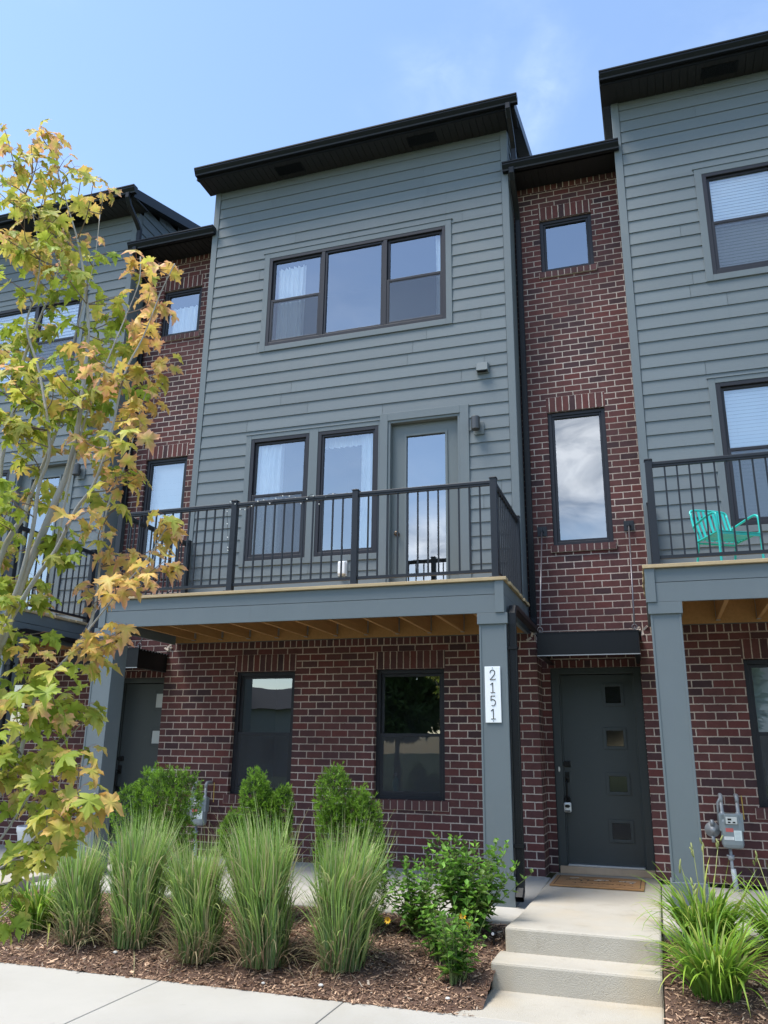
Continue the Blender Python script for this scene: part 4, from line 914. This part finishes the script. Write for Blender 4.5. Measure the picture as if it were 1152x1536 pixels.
CL = [(-2.27, -6.36, 3.79), (-1.94, -6.61, 3.54), (-2.27, -6.29, 3.72), (-2.38, -6.27, 3.65), (-2.08, -6.47, 3.48), (-2.14, -6.2, 3.56), (-2.05, -6.58, 3.26), (-2.51, -6.2, 3.55), (-2.09, -6.44, 3.28), (-2.08, -6.29, 3.22), (-2.14, -6.29, 3.13), (-2.52, -6.18, 3.44), (-2.56, -6.18, 3.36), (-2.01, -6.65, 2.98), (-2.27, -6.66, 3.1), (-2.46, -6.4, 3.13), (-2.17, -6.65, 2.96), (-2.36, -6.34, 3.08), (-2.12, -6.4, 2.91), (-2.11, -6.34, 2.96), (-2.13, -6.45, 2.84), (-2.39, -6.53, 2.91), (-2.74, -6.2, 3.02), (-2.47, -6.31, 2.94), (-1.92, -6.67, 2.63), (-2.03, -6.62, 2.69), (-2.35, -6.35, 2.8), (-2.34, -6.53, 2.7), (-2.1, -6.47, 2.52), (-2.37, -6.28, 2.65), (-2.04, -6.49, 2.48), (-2.49, -6.21, 2.54), (-2.26, -6.31, 2.42), (-2.27, -6.39, 2.3), (-2.21, -6.58, 2.31), (-1.86, -6.46, 2.29), (-1.92, -6.29, 2.29), (-2.1, -6.17, 2.24), (-1.73, -6.63, 2.05), (-1.82, -6.6, 2.0), (-2.12, -6.3, 2.15), (-2.16, -6.25, 2.06), (-2.01, -6.63, 1.98), (-2.42, -6.25, 2.04), (-2.31, -6.28, 2.19), (-2.28, -6.33, 1.95), (-1.99, -6.5, 1.79), (-2.07, -6.45, 1.74), (-2.17, -6.49, 1.77), (-2.67, -6.25, 1.82), (-2.51, -6.51, 1.72), (-2.32, -6.51, 1.6), (-2.47, -6.2, 1.53), (-2.33, -6.21, 1.69), (-2.53, -6.19, 1.47), (-2.33, -6.27, 1.47), (-2.4, -6.63, 1.5), (-2.42, -6.62, 1.39), (-2.49, -6.39, 1.46), (-2.54, -6.24, 1.38), (-2.76, -6.23, 1.28), (-2.49, -6.35, 1.25), (-2.5, -6.19, 1.2), (-2.33, -6.59, 1.15), (-2.22, -6.56, 1.13), (-2.22, -6.5, 1.26), (-2.11, -6.54, 1.26), (-2.51, -6.51, 1.17), (-2.0, -6.61, 1.09), (-2.12, -6.48, 1.01), (-2.1, -6.66, 1.03), (-2.4, -6.4, 0.98), (-2.7, -6.2, 1.04), (-2.28, -6.45, 0.88), (-2.48, -6.36, 0.81), (-2.53, -6.36, 0.7), (-2.76, -6.2, 0.75), (-2.6, -6.3, 0.56), (-2.67, -6.26, 0.51), (-2.31, -6.5, 0.86), (-2.4, -6.22, 0.91), (-2.84, -6.58, 4.61), (-2.87, -6.47, 4.65), (-2.97, -6.3, 4.74), (-2.72, -6.5, 4.42), (-3.28, -6.23, 4.83), (-3.35, -6.24, 4.67), (-3.01, -6.59, 4.16), (-2.54, -6.55, 4.24), (-2.37, -6.64, 4.1), (-2.65, -6.24, 4.38), (-2.99, -6.5, 4.27), (-2.67, -6.47, 4.39), (-2.73, -6.54, 4.35)]
POLY = [(-4.22, 3.03), (-4.12, 3.83), (-3.48, 4.16), (-3.24, 4.29), (-3.1, 4.48), (-2.9, 4.51), (-2.72, 4.39), (-2.51, 4.22), (-2.4, 3.98), (-2.37, 3.6), (-2.4, 3.33), (-2.34, 2.95), (-2.23, 2.59), (-2.2, 2.25), (-2.21, 1.93), (-2.24, 1.63), (-2.23, 1.07), (-2.37, 0.87), (-2.62, 0.7), (-3.15, 0.89), (-3.88, 1.83)]
def inside(x, z):
    c = False
    for (x0, z0), (x1, z1) in zip(POLY, POLY[1:] + POLY[:1]):
        if (z0 > z) != (z1 > z) and x < (x1 - x0) * (z - z0) / (z1 - z0) + x0: c = not c
    return c
T = thing('maple_tree', 'young maple with yellow, green and orange leaves at the left edge', 'tree', (-2.88, -6.45, -.38)); org = Vector(T.location)
bark_m = simple('maple_bark', (.44, .40, .35), .85, var=.3, vscale=9, bump=.5, bscale=50, stretch=(1, 1, .3))
def smooth_path(pts, k=4):
    pts = [Vector(p) for p in pts]; out = []
    for i in range(len(pts) - 1):
        p0 = pts[max(i - 1, 0)]; p1 = pts[i]; p2 = pts[i + 1]; p3 = pts[min(i + 2, len(pts) - 1)]
        for j in range(k):
            t = j / k; out.append(.5 * ((2 * p1) + (p2 - p0) * t + (2 * p0 - 5 * p1 + 4 * p2 - p3) * t * t + (3 * p1 - p0 - 3 * p2 + p3) * t ** 3))
    out.append(pts[-1]); return out
R0 = {'A': 0.0281, 'B': 0.0192, 'C': 0.0170, 'D': 0.0133, 'E': 0.0126, 'F': 0.0118, 'G': 0.0052, 'H': 0.0074, 'I': 0.0074, 'J': 0.0067, 'K': 0.0044, 'L': 0.0163, 'N': 0.0133}
mb = MB(); nodes = []
tr_mb = MB()
for k_, pts in STEMS.items():
    sp = smooth_path([Vector(p) - org for p in pts]); n = len(sp); r0 = R0[k_]
    (tr_mb if k_ == 'A' else mb).tube(sp, [max(r0 * (1 - i / (n - 1)) ** .8, .0026) for i in range(n)], 8)
    nodes += [(p, i / n) for i, p in enumerate(sp)]
tr_mb.build('trunk', bark_m, T, smooth=True); mb.build('limbs', bark_m, T, smooth=True)
half = [(0, 0), (.13, -.05), (.33, -.10), (.29, .05), (.41, .11), (.29, .18), (.40, .30), (.57, .36), (.53, .44), (.62, .53), (.44, .51), (.37, .60), (.23, .49), (.17, .60), (.26, .70), (.13, .77), (.09, .89), (0, 1.03)]
outl = half + [(-a, b) for a, b in reversed(half[1:-1])]
LV0 = np.array([(0, .36)] + outl); NL = len(LV0); LF = np.array([(0, 1 + i, 1 + (i + 1) % (NL - 1)) for i in range(NL - 1)])
rs = np.random.RandomState(5); targets = [Vector(p) for p in CL]; sparse = len(targets)
while len(targets) < sparse + 235:
    x, z = rs.uniform(-4.2, -2.0), rs.uniform(.6, 4.8)
    if inside(x, z) and not (x > -2.55 and rs.rand() < .5):
        if z < 1.9 and rs.rand() < .40: continue
        targets.append(Vector((x, rs.uniform(-6.78, -6.06), z)))
tw = MB(); LVs = []; LCs = []; pal = {'g': (.32, .43, .05), 'yg': (.56, .60, .10), 'y': (.80, .64, .17), 'o': (.86, .50, .17), 'p': (.85, .42, .27)}
pal = {k_: np.array(v) for k_, v in pal.items()}
for ti, t in enumerate(targets):
    p = t - org; best = None; bd = 9e9
    for q, fr in nodes:
        dz = p.z - q.z
        d = (q - p).length + (1.0 if dz < .02 else 0) + abs(dz - .25) * .3
        if fr > .15 and d < bd: bd = d; best = q
    mid = best.lerp(p, .5) + Vector((rs.normal(0, .02), rs.normal(0, .02), -.05 * (p - best).length))
    path = smooth_path([best, mid, p], 3); tw.tube(path, [  .0038 - .0023 * i / (len(path) - 1) for i in range(len(path))], 5)
    outer = ti < sparse; edge = min(1, max(0, (p.x + org.x + 2.62) / .42)); top = max(0, (t.z - 3.6) / 1.05)
    low = t.z < 1.72
    nl = (rs.randint(3, 5) if top > .75 else rs.randint(4, 7)) if outer else rs.randint(4, 8)
    a0 = rs.uniform(0, 6.28); dirn = (p - best).normalized()
    warm = np.clip(.14 + .55 * edge * outer * (not low) + .35 * top + rs.normal(0, .15), 0, 1)
    for j in range(nl):
        along = path[-1 - (j // 2) * 2 % max(len(path) - 1, 1)]
        az = a0 + j * 2.4 + rs.normal(0, .3); pet = rs.uniform(.025, .06)
        od = Vector((math.cos(az), math.sin(az), rs.uniform(-.1, .6))) + dirn * .4; od.normalize(); c0 = along + od * pet
        droop = rs.uniform(.25, 1.15); ax = (Vector((od.x, od.y, 0)).normalized() * math.cos(droop) + Vector((0, 0, -1)) * math.sin(droop)).normalized()
        sd2 = ax.cross(Vector((0, 0, 1))).normalized(); roll = rs.normal(0, .45); nrm = sd2.cross(ax); sd2 = sd2 * math.cos(roll) + nrm * math.sin(roll); nrm = sd2.cross(ax)
        sz = rs.uniform(.066, .106) * (1.12 if low else 1) * (.85 if top > .6 else 1)
        LV = LV0 + rs.normal(0, .012, LV0.shape); lx, ly = LV[:, 0:1], LV[:, 1:2]
        dist2 = lx ** 2 + (ly - .36) ** 2; curl = rs.uniform(.15, 1.25); fold = rs.uniform(-.15, .65)
        h = -curl * dist2 + fold * np.abs(lx) + rs.normal(0, .045, lx.shape)
        V = np.array(c0)[None] + sz * (lx * np.array(sd2)[None] + ly * np.array(ax)[None] + h * np.array(nrm)[None])
        LVs.append(V)
        w_ = np.clip(warm + rs.normal(0, .2), 0, 1)
        base = pal['g'] * (1 - min(1, w_ * 2.2)) + pal['yg'] * min(1, w_ * 2.2) if w_ < .45 else pal['yg'] * (1 - (w_ - .45) / .55) + pal['y'] * ((w_ - .45) / .55)
        tipc = pal['yg'] if w_ < .12 else pal['y'] if w_ < .42 else (pal['o'] if rs.rand() < .6 else pal['p'])
        e = np.clip(dist2 / .28 * (.45 + w_), 0, 1)[:, 0:1]; e[0] = 0
        LCs.append((base[None] * (1 - e) + tipc[None] * e) * rs.uniform(.8, 1.15))
        tw.tube([along, along.lerp(c0, .5) + Vector((0, 0, .006)), c0], .0010, 4, mi=1)
tw.build('twigs', [simple('twig_bark', (.22, .17, .14), .8), simple('petiole_red', (.34, .12, .08), .6)], T)
n = len(LVs); V = np.concatenate(LVs); Cc = np.concatenate(LCs); F = (np.arange(n)[:, None, None] * NL + LF[None]).reshape(-1, 3)
npmesh('crown', V, F, leafmat('maple_leaf', .5, .46, spec=.35), T, Cc)

# ================================================================== small things on and around the houses
def stroke(mb, pts, w, y, t=.003, thick=.002):
    for a, b in zip(pts, pts[1:]): mb.bar((a[0], y, a[1]), (b[0], y, b[1]), thick, w, up=(0, 0, 1)) if abs(a[0] - b[0]) >= abs(a[1] - b[1]) else mb.bar((a[0], y, a[1]), (b[0], y, b[1]), w, thick, up=(0, 1, 0))
T = thing('number_plate', 'white plate with black digits 2151 down the middle column', 'house number', (-1.30, -1.617, 1.82))
mb = MB(); mb.box(-.0765, .0765, -.006, .0, -.265, .265); mb.build('plate', simple('plate_white', (.86, .87, .88), .35), T, bevel=.002)
mb = MB(); mb.rings((0, -.006, .25), [(.006, 0), (.005, -.003)], 8, 'y'); mb.rings((0, -.006, -.25), [(.006, 0), (.005, -.003)], 8, 'y'); mb.build('screw', galv_m, T)
def digit(mb, ch, cx, cz, h=.092, w=.052):
    pts = {}
    if ch == '1': segs = [[(0, -.5), (0, .5)], [(0, .5), (-.42, .30)], [(-.42, -.5), (.42, -.5)]]
    elif ch == '2':
        arc = [(-.45 * math.cos(a), .22 + .28 * math.sin(a)) for a in [math.pi * i / 9 - .15 for i in range(11)]]
        segs = [arc + [(.30, -.02), (-.1, -.28), (-.46, -.5)], [(-.46, -.5), (.5, -.5)], [(.48, -.5), (.48, -.40)]]
    else:
        arc = [(-.05 + .50 * math.cos(a), -.18 + .32 * math.sin(a)) for a in [rad(125 - 27 * i) for i in range(10)]]
        segs = [[(.38, .5), (-.36, .5)], [(-.36, .5), (-.40, .03)], arc]
    for s_ in segs:
        q = [(cx + a * w, cz + b * h) for a, b in s_]
        for a, b in zip(q, q[1:]): mb.tube([(a[0], -.0065, a[1]), (b[0], -.0065, b[1])], .0042, 6)
mb = MB()
for ch, cz in zip('2151', (.185, .062, -.062, -.185)): digit(mb, ch, 0, cz)
mb.build('digits', handle_m, T)
# door mat
coir = simple('coir', (.42, .225, .095), .98, var=.35, vscale=60, bump=1, bscale=400)
T = thing('door_mat', 'brown coir door mat with worn lettering before the grey front door', 'door mat', (-.515, -.24, .004))
mb = MB(); mb.box(-.455, .455, -.345, .345, 0, .016); mb.build('coir_pile', coir, T, bevel=.004)
mb = MB()
frame_y = .0175
for a, b, c, d in ((-.42, .42, .30, .308), (-.42, .42, -.308, -.30), (-.42, -.412, -.30, .30), (.412, .42, -.30, .30)): mb.box(a, b, c, d, .0155, .0168)
mb.build('border_line', simple('mat_dark_dye', (.07, .04, .025), .95), T)
rs = np.random.RandomState(3); mb = MB(); mw = MB()
def script_line(m_, x0, x1, yc, amp, n_, wdt, seed):
    r = np.random.RandomState(seed); x = x0
    while x < x1:
        e = x + r.uniform(.03, .07); a = yc + r.uniform(-amp, amp); b = yc + r.uniform(-amp, amp)
        m_.bar((x, a, .0166), (e, b, .0166), wdt, .002, up=(0, 0, 1)); m_.bar((e, b, .0166), (e - .012, b - r.uniform(.02, amp * 1.6), .0166), wdt, .002); x = e + r.uniform(0, .025)
script_line(mb, -.33, .33, .10, .07, 9, .011, 2); script_line(mb, -.25, .30, -.12, .03, 9, .006, 5)
for x, y, l, a in ((-.30, .15, .14, .9), (-.02, .14, .12, -.3), (.20, .10, .17, .25), (.31, .02, .07, 1.0), (-.05, .08, .08, .4)): mw.bar((x, y, .0175), (x + l * math.cos(a), y + l * math.sin(a) * .5, .0175), .012, .002)
mb.build('worn_lettering', simple('mat_black_dye', (.045, .035, .02), .95), T); mw.build('pale_marks', simple('mat_white_dye', (.62, .58, .50), .95), T)
# key lockbox
T = thing('key_lockbox', 'small grey key lockbox hanging from the black door handle', 'lockbox', (-.858, .425, .745)); T.scale = (1.25, 1.1, 1.25)
mb = MB(); mb.box(-.034, .034, -.022, .022, -.085, .0); mb.build('body', simple('lockbox_grey', (.72, .74, .74), .35, .3), T, bevel=.012)
mb = MB(); mb.tube([(-.022, 0, -.01), (-.024, 0, .035), (-.012, 0, .055), (.012, 0, .055), (.024, 0, .035), (.022, 0, -.01)], .0045, 8); mb.build('shackle', handle_m, T, smooth=True)
mb = MB(); mb.rings((0, -.022, -.032), [(.024, 0), (.022, -.004)], 20, 'y'); mb.v = [(v[0], v[1], -.032 + (v[2] + .032) * .6) for v in mb.v]; mb.box(-.024, .024, -.025, -.0225, -.078, -.068); mb.build('dial_window', handle_m, T)
# wall lamps and vents
def lamp(x, z, lb):
    T = thing('wall_lamp', lb, 'wall lamp', (x, -.02, z), group='cylinder wall lamps beside the balcony doors')
    m1 = simple('lamp_bronze', (.085, .082, .080), .38, .6)
    mb = MB(); mb.box(-.055, .085, -.012, .0, -.125, .05); mb.build('back_plate', trim_m, T, bevel=.006)
    mb = MB(); mb.rings((-.01, -.085, 0), [(.050, -.085), (.056, -.08), (.056, .085), (.050, .092), (.045, .09), (.045, .07)], 24); mb.box(-.03, .01, -.05, -.01, -.03, .03); mb.build('lamp_shade', m1, T, smooth=False, bevel=.002)
lamp(-1.715, 5.30, 'grey cylinder wall lamp right of the middle balcony door')
lamp(-1.715 - P, 5.27, 'grey cylinder wall lamp on the left house, seen through the maple')
def hood(x, z, lb):
    T = thing('vent_hood', lb, 'vent hood', (x, -.02, z), group='exhaust vent hoods on the siding')
    mb = MB(); mb.box(-.085, .085, -.012, 0, -.075, .075); mb.build('base_plate', trim_m, T, bevel=.003)
    mb = MB(); Pp = [(-.075, -.075, -.055), (.075, -.075, -.055), (.075, -.012, -.062), (-.075, -.012, -.062), (-.07, -.055, .06), (.07, -.055, .06), (.075, -.012, .065), (-.075, -.012, .065)]
    mb.v = Pp; mb.f = [(0, 3, 2, 1), (4, 5, 6, 7), (0, 1, 5, 4), (1, 2, 6, 5), (3, 0, 4, 7)]; mb.mi = [0] * 5; mb.build('hood', trim_m, T, bevel=.004)
    mb = MB(); 
    for q in range(5): mb.box(-.06, .06, -.07 + q * .011, -.066 + q * .011, -.0635, -.058)
    mb.build('louvre', handle_m, T)
hood(-1.63, 6.10, 'grey vent hood on the siding above the middle wall lamp'); hood(-1.63 - P, 6.07, 'grey vent hood on the left house, glimpsed through the maple')
T = thing('outlet_cover', 'white weatherproof outlet cover low on the balcony wall', 'outlet', (-3.52, -.018, 3.53))
mb = MB(); mb.box(-.05, .05, -.055, 0, -.085, .085); mb.build('cover', simple('outlet_white', (.78, .79, .80), .4), T, bevel=.014); mb = MB(); mb.box(-.062, .062, -.006, .012, -.10, .10); mb.build('back_box', simple('outlet_grey', (.5, .52, .54), .5), T, bevel=.004)
mb = MB(); mb.tube([(.03, -.02, -.08), (.05, -.05, -.13), (.03, -.06, -.16)], .006, 6); mb.build('plug', handle_m, T)
# gas meters
mg = simple('meter_grey', (.25, .29, .31), .42, .25, var=.1, vscale=10); mg2 = simple('meter_pipe', (.30, .32, .34), .5, .4, var=.25, vscale=20)
def gas(x, lb, dz=0):
    T = thing('gas_meter', lb, 'gas meter', (x, -.02, dz), group='gas meters on the brick wall')
    mb = MB(); prof = []
    zc, w, h = .51, .103, .30
    mb.box(-w, w, -.19, -.07, .37, .66); mb.build('meter_body', mg, T, bevel=.04)
    mb = MB(); mb.box(-.115, .115, -.175, -.085, .53, .70); mb.box(-.07, .07, -.205, -.185, .60, .70); mb.build('meter_head', mg, T, bevel=.02)
    mb = MB(); mb.box(-.052, .052, -.212, -.204, .605, .672); ix = mb.build('index_window', simple('index_white', (.6, .62, .6), .3), T, bevel=.004)
    mb = MB(); mb.box(-.035, .0, -.2135, -.212, .64, .658); mb.box(.01, .035, -.2135, -.212, .615, .628); mb.box(-.035, -.01, -.2135, -.212, .615, .628); mb.build('dials', handle_m, ix)
    for nm, b_, c_ in (('warning_label', (-.06, .01, .53, .565), (.55, .12, .11)), ('paper_label', (.015, .085, .45, .545), (.72, .80, .78)), ('serial_label', (-.08, .01, .455, .485), (.82, .82, .8))):
        mb = MB(); mb.box(b_[0], b_[1], -.1925, -.190, b_[2], b_[3])
        lb_ = mb.build(nm, simple(nm, c_, .5), T)
        if nm != 'warning_label':
            mb = MB(); q = b_[2] + .008
            while q < b_[3] - .006: mb.box(b_[0] + .008, b_[1] - .012, -.1935, -.1925, q, q + .003); q += .012
            mb.build('print_lines', simple('print_' + nm, (.35, .4, .42), .6), lb_)
    for sx in (-.075, .075):
        mb = MB(); mb.rings((sx, -.13, .67), [(.022, 0), (.028, .01), (.028, .04), (.020, .045), (.018, .05), (.018, .14)], 14)
        mb.tube([(sx, -.13, .80), (sx, -.13, .845), (sx, -.11, .87), (sx, -.04, .872), (sx, -.0, .872)], [.018, .02, .022, .02, .018], 12); mb.build('riser_pipe', mg2, T, smooth=True)
    mb = MB(); mb.tube([(-.075, -.13, .86), (-.11, -.13, .80), (-.115, -.12, .60)], .012, 8)
    mb.rings((-.18, -.10, .54), [(.055, .05), (.07, .035), (.075, .0), (.07, -.02), (.03, -.035), (.025, -.07)], 20, 'y')
    mb.tube([(-.18, -.13, .58), (-.18, -.13, .635)], .018, 10); mb.tube([(-.18, -.12, .48), (-.18, -.12, .42)], .017, 10)
    mb.build('regulator', mg2, T, smooth=True)
    mb = MB(); mb.tube([(-.03, -.12, .38), (-.03, -.12, .18), (-.025, -.12, .12)], .016, 10); mb.rings((-.03, -.12, .26), [(.02, 0), (.03, .01), (.03, .035), (.02, .045)], 10); mb.tube([(-.07, -.12, .30), (.0, -.12, .30)], .010, 8); mb.build('valve_pipe', mg2, T, smooth=True)
    mb = MB(); mb.tube([(-.022, -.12, .18), (-.01, -.12, -.04)], .024, 12); mb.build('pipe_sleeve', simple('sleeve_grey', (.42, .46, .49), .5), T, smooth=True)
    mb = MB(); mb.tube([(.13, -.03, .87), (.135, -.03, .64)], .005, 6); mb.build('tracer_wire', simple('wire_yellow', (.55, .38, .08), .5), T)
gas(.815, 'grey gas meter on the brick at the right edge, right of the column', .02); gas(-5.28, 'grey gas meter on the brick, half hidden by the broad shrub')
# teal chair
teal = simple('teal_enamel', (.03, .50, .44), .32, spec=.5)
def chair(loc, rz, lb, m, cat='chair', sc=.9):
    """faces local +x"""
    T = thing('patio_chair', lb, cat, loc, rz); T.scale = (sc * 1.04, sc * 1.04, sc)
    for sy in (-.25, .25):
        mb = MB(); mb.tube(smooth_path([(.24, sy, 0), (.235, sy, .30), (.23, sy, .58), (.20, sy, .635), (.13, sy, .65), (-.05, sy, .63), (-.22, sy * .96, .60), (-.26, sy * .94, .58)]), .0135, 10); mb.build('front_leg', m, T, smooth=True)
        mb = MB(); mb.tube(smooth_path([(-.30, sy * .92, 0), (-.23, sy * .92, .25), (-.20, sy * .92, .42), (-.27, sy * .92, .62), (-.31, sy * .9, .78)]), .013, 10); mb.build('rear_leg', m, T, smooth=True)
    mb = MB(); mb.tube(smooth_path([(-.31, -.23, .77), (-.325, -.21, .815), (-.33, -.12, .83), (-.33, .12, .83), (-.325, .21, .815), (-.31, .23, .77)]), .013, 10)
    for i in range(7):
        y = -.18 + .06 * i; pp = [(-.325, y, .82), (-.27, y, .62), (-.205, y, .44), (-.19, y, .41)]
        for a, b in zip(pp, pp[1:]): mb.bar(a, b, .028, .009, up=(1, 0, .3))
    mb.build('backrest', m, T)
    mb = MB()
    for sy in (-.235, .235): mb.tube([(-.20, sy, .40), (.0, sy, .41), (.235, sy, .425)], .012, 8)
    for i in range(8):
        x = -.17 + .055 * i; mb.box(x, x + .036, -.235, .235, .413, .421)
    mb.build('seat', m, T)
    mb = MB(); mb.bar((.235, -.24, .395), (.235, .24, .395), .02, .03); mb.bar((-.2, -.22, .38), (-.2, .22, .38), .02, .02); mb.build('seat_rail', m, T)
chair((.985, -1.08, 2.966 + .039), rad(-62), 'teal slatted metal chair on the right balcony', teal, 'chair', .86)
white_en = simple('white_enamel', (.72, .74, .74), .4)
chair((-8.86, -.85, 2.966 - .034), rad(-80), 'white chair on the left balcony behind the maple', white_en)
# planter
T = thing('planter', 'white round planter pot on the left patio beside the brick', 'planter', (-7.50, -.42, -.012))
mb = MB(); mb.rings((0, 0, 0), [(.135, 0), (.15, .01), (.185, .22), (.20, .25), (.205, .30), (.195, .315), (.18, .31), (.175, .28)], 28); mb.build('pot', simple('planter_white', (.78, .79, .80), .45), T, smooth=True)
mb = MB(); mb.rings((0, 0, .27), [(.175, 0), (.17, .012), (.05, .02)], 20); mb.build('soil', soil_m, T)
T = thing('hose_spigot', 'small grey spigot cap on the brick above the white planter', 'spigot', (-7.64, -.02, .50))
mb = MB(); mb.rings((0, -.02, 0), [(.03, -.07), (.045, -.06), (.045, .0), (.05, .01), (.05, .04), (.035, .05)], 16); mb.box(-.02, .02, -.02, .02, -.02, .02); mb.build('cap', galv_m, T, smooth=False); mb = MB(); mb.tube([(0, .02, 0), (0, -.02, 0)], .015, 8); mb.build('pipe', galv_m, T)
# bottle in the right ground floor window
T = thing('bottle', 'pale teal bottle standing inside the right ground floor window', 'bottle', (-2.845, .20, .795))
mb = MB(); mb.rings((0, 0, 0), [(.033, 0), (.037, .01), (.037, .13), (.03, .16), (.016, .18), (.016, .20)], 16); mb.build('body', simple('bottle_teal', (.22, .52, .45), .25), T, smooth=True)
mb = MB(); mb.rings((0, 0, .2), [(.018, 0), (.018, .03), (.012, .035)], 12); mb.build('cap', simple('bottle_cap', (.7, .72, .7), .4), T)
mb = MB(); mb.box(-.08, .08, -.06, .3, -.03, -.001); mb.build('window_board', simple('sill_board', (.3, .3, .3), .6), T)
# string lights on the railing
T = thing('string_lights', 'string of tiny clear bulbs wound along the balcony railing', 'string lights', (-4.30, -1.60, 4.0))
rs = np.random.RandomState(9); pts = [Vector((.0, -.005, -.55)), Vector((.015, -.045, -.50)), Vector((.0, -.05, -.30)), Vector((-.02, -.05, -.10)), Vector((.02, -.03, .03)), Vector((.10, 0, -.06))]; x = .10
while x < 1.25: x += .10; pts.append(Vector((x, rs.uniform(-.035, .02), rs.choice([.022, -.035, -.09]) + rs.normal(0, .012))))
sp = smooth_path(pts, 4); mb = MB(); mb.tube(sp, .0022, 4); mb.build('wire', handle_m, T)
bulb_m = simple('bulb_clear', (.8, .8, .76), .2)
for p in sp[::3]:
    mb = MB(); mb.rings((p.x, p.y - .006, p.z - .008), [(.004, -.007), (.0075, 0), (.005, .006)], 7); mb.build('bulb', bulb_m, T, smooth=True)
# path light by the steps
T = thing('path_light', 'small black path light in the mulch beside the steps', 'path light', (-1.165, -2.56, float(bed_z(-1.165, -2.56))))
mb = MB(); mb.tube([(0, 0, -.03), (0, 0, .07)], .009, 8); mb.build('stake', handle_m, T)
mb = MB(); mb.rings((0, 0, .06), [(.02, 0), (.034, .012), (.03, .03), (.012, .04)], 14); mb.build('lamp_head', handle_m, T, smooth=True)
mb = MB(); mb.rings((0, -.031, .085), [(.012, 0), (.010, -.004)], 10, 'y'); mb.build('lens', simple('lens_pale', (.6, .62, .65), .2), T)
# white pebbles on the mulch
for i, (x, y, r) in enumerate(((-2.66, -3.55, .016), (-2.20, -3.58, .02), (-1.30, -3.52, .018), (-4.02, -3.42, .02))):
    mb = MB(); mb.rings((0, 0, 0), [(r * .5, -r * .4), (r, 0), (r * .9, r * .3), (r * .4, r * .55)], 8)
    mb.v = [(v[0] * (1 + .3 * math.sin(5 * v[1] / r)), v[1] * .8, v[2]) for v in mb.v]
    tag(mb.build('pebble', simple('pebble_pale', (.6, .58, .54), .8), smooth=True, loc=(x, y, float(bed_z(x, y)) + .016)), ['pale pebble in the mulch below the tallest grass', 'pale pebble near the sidewalk below the rightmost grass', 'pale pebble beside the smallest leafy perennial', 'pale pebble at the foot of the grass by the left column'][i], 'pebble', group='pale pebbles on the mulch')
# ================================================================== across the street (seen in the window reflections)
cr_m = leafmat('street_tree_leaf', .6, .25); bark_d = simple('dark_bark', (.12, .09, .07), .9, var=.3)
rs = np.random.RandomState(77); lob = [(0, 0, 5.2, 2.2, 2.4), (1.2, .3, 4.2, 1.5, 1.5), (-1.3, -.2, 4.3, 1.6, 1.6), (.2, 1, 3.6, 1.6, 1.4), (-.3, -1, 3.5, 1.6, 1.3)]
V, F, Cc = tufts(lob, 5200, rs, .34, (.03, .055, .014), (.085, .14, .03), .3); base_tree = None
for i, (x, y, sc, lb) in enumerate(((-11.2, -27, 1.0, 'street tree straight across the road'), (-7.5, -29, 1.1, 'street tree right of the one straight across'), (-3.2, -26.5, .95, 'street tree across the road opposite the entry'), (1.8, -28, 1.05, 'rightmost of the street trees across the road'), (-30, -40, 1.3, 'street tree beyond the house across the road'))):
    T = thing('street_tree', lb, 'tree', (x, y, -.37), rs.uniform(0, 6), group='trees across the street'); T.scale = (sc, sc, sc)
    if base_tree is None:
        c_ = npmesh('crown', V, F, cr_m, T, Cc); mb = MB(); mb.tube([(0, 0, 0), (.03, 0, 1.5), (0, .05, 3), (0, 0, 5)], [.17, .13, .10, .03], 10); k_ = mb.build('trunk', bark_d, T); base_tree = (c_, k_)
    else:
        for src in base_tree: c_ = src.copy(); COL.objects.link(c_); c_.parent = T
def far_house(x, y, w, h, lb):
    T = thing('far_house', lb, 'house', (x, y, -.37), group='houses across the street')
    mb = MB(); mb.box(-w / 2, w / 2, -8, 0, 0, h); mb.build('wall', simple('far_render', (.22, .22, .21), .8, var=.1), T)
    mb = MB(); mb.v = [(-w / 2 - .4, -8.4, h), (w / 2 + .4, -8.4, h), (w / 2 + .4, .4, h), (-w / 2 - .4, .4, h), (-w / 2 - .4, -4, h + 1.6), (w / 2 + .4, -4, h + 1.6)]; mb.f = [(0, 1, 5, 4), (3, 4, 5, 2), (0, 4, 3), (1, 2, 5), (0, 3, 2, 1)]; mb.mi = [0] * 5; mb.build('roof', roof_m, T)
    for i in range(int(w / 3)):
        for j in range(int(h / 2.6)):
            mb = MB(); mb.box(-w / 2 + 1 + i * 3, -w / 2 + 2.2 + i * 3, .0, .05, .9 + j * 2.6, 2.2 + j * 2.6); mb.build('window', frame_m, T)
far_house(-25.5, -40, 12, 4.2, 'low grey house across the street to the left'); far_house(12, -38, 12, 5.4, 'grey house across the street to the right')
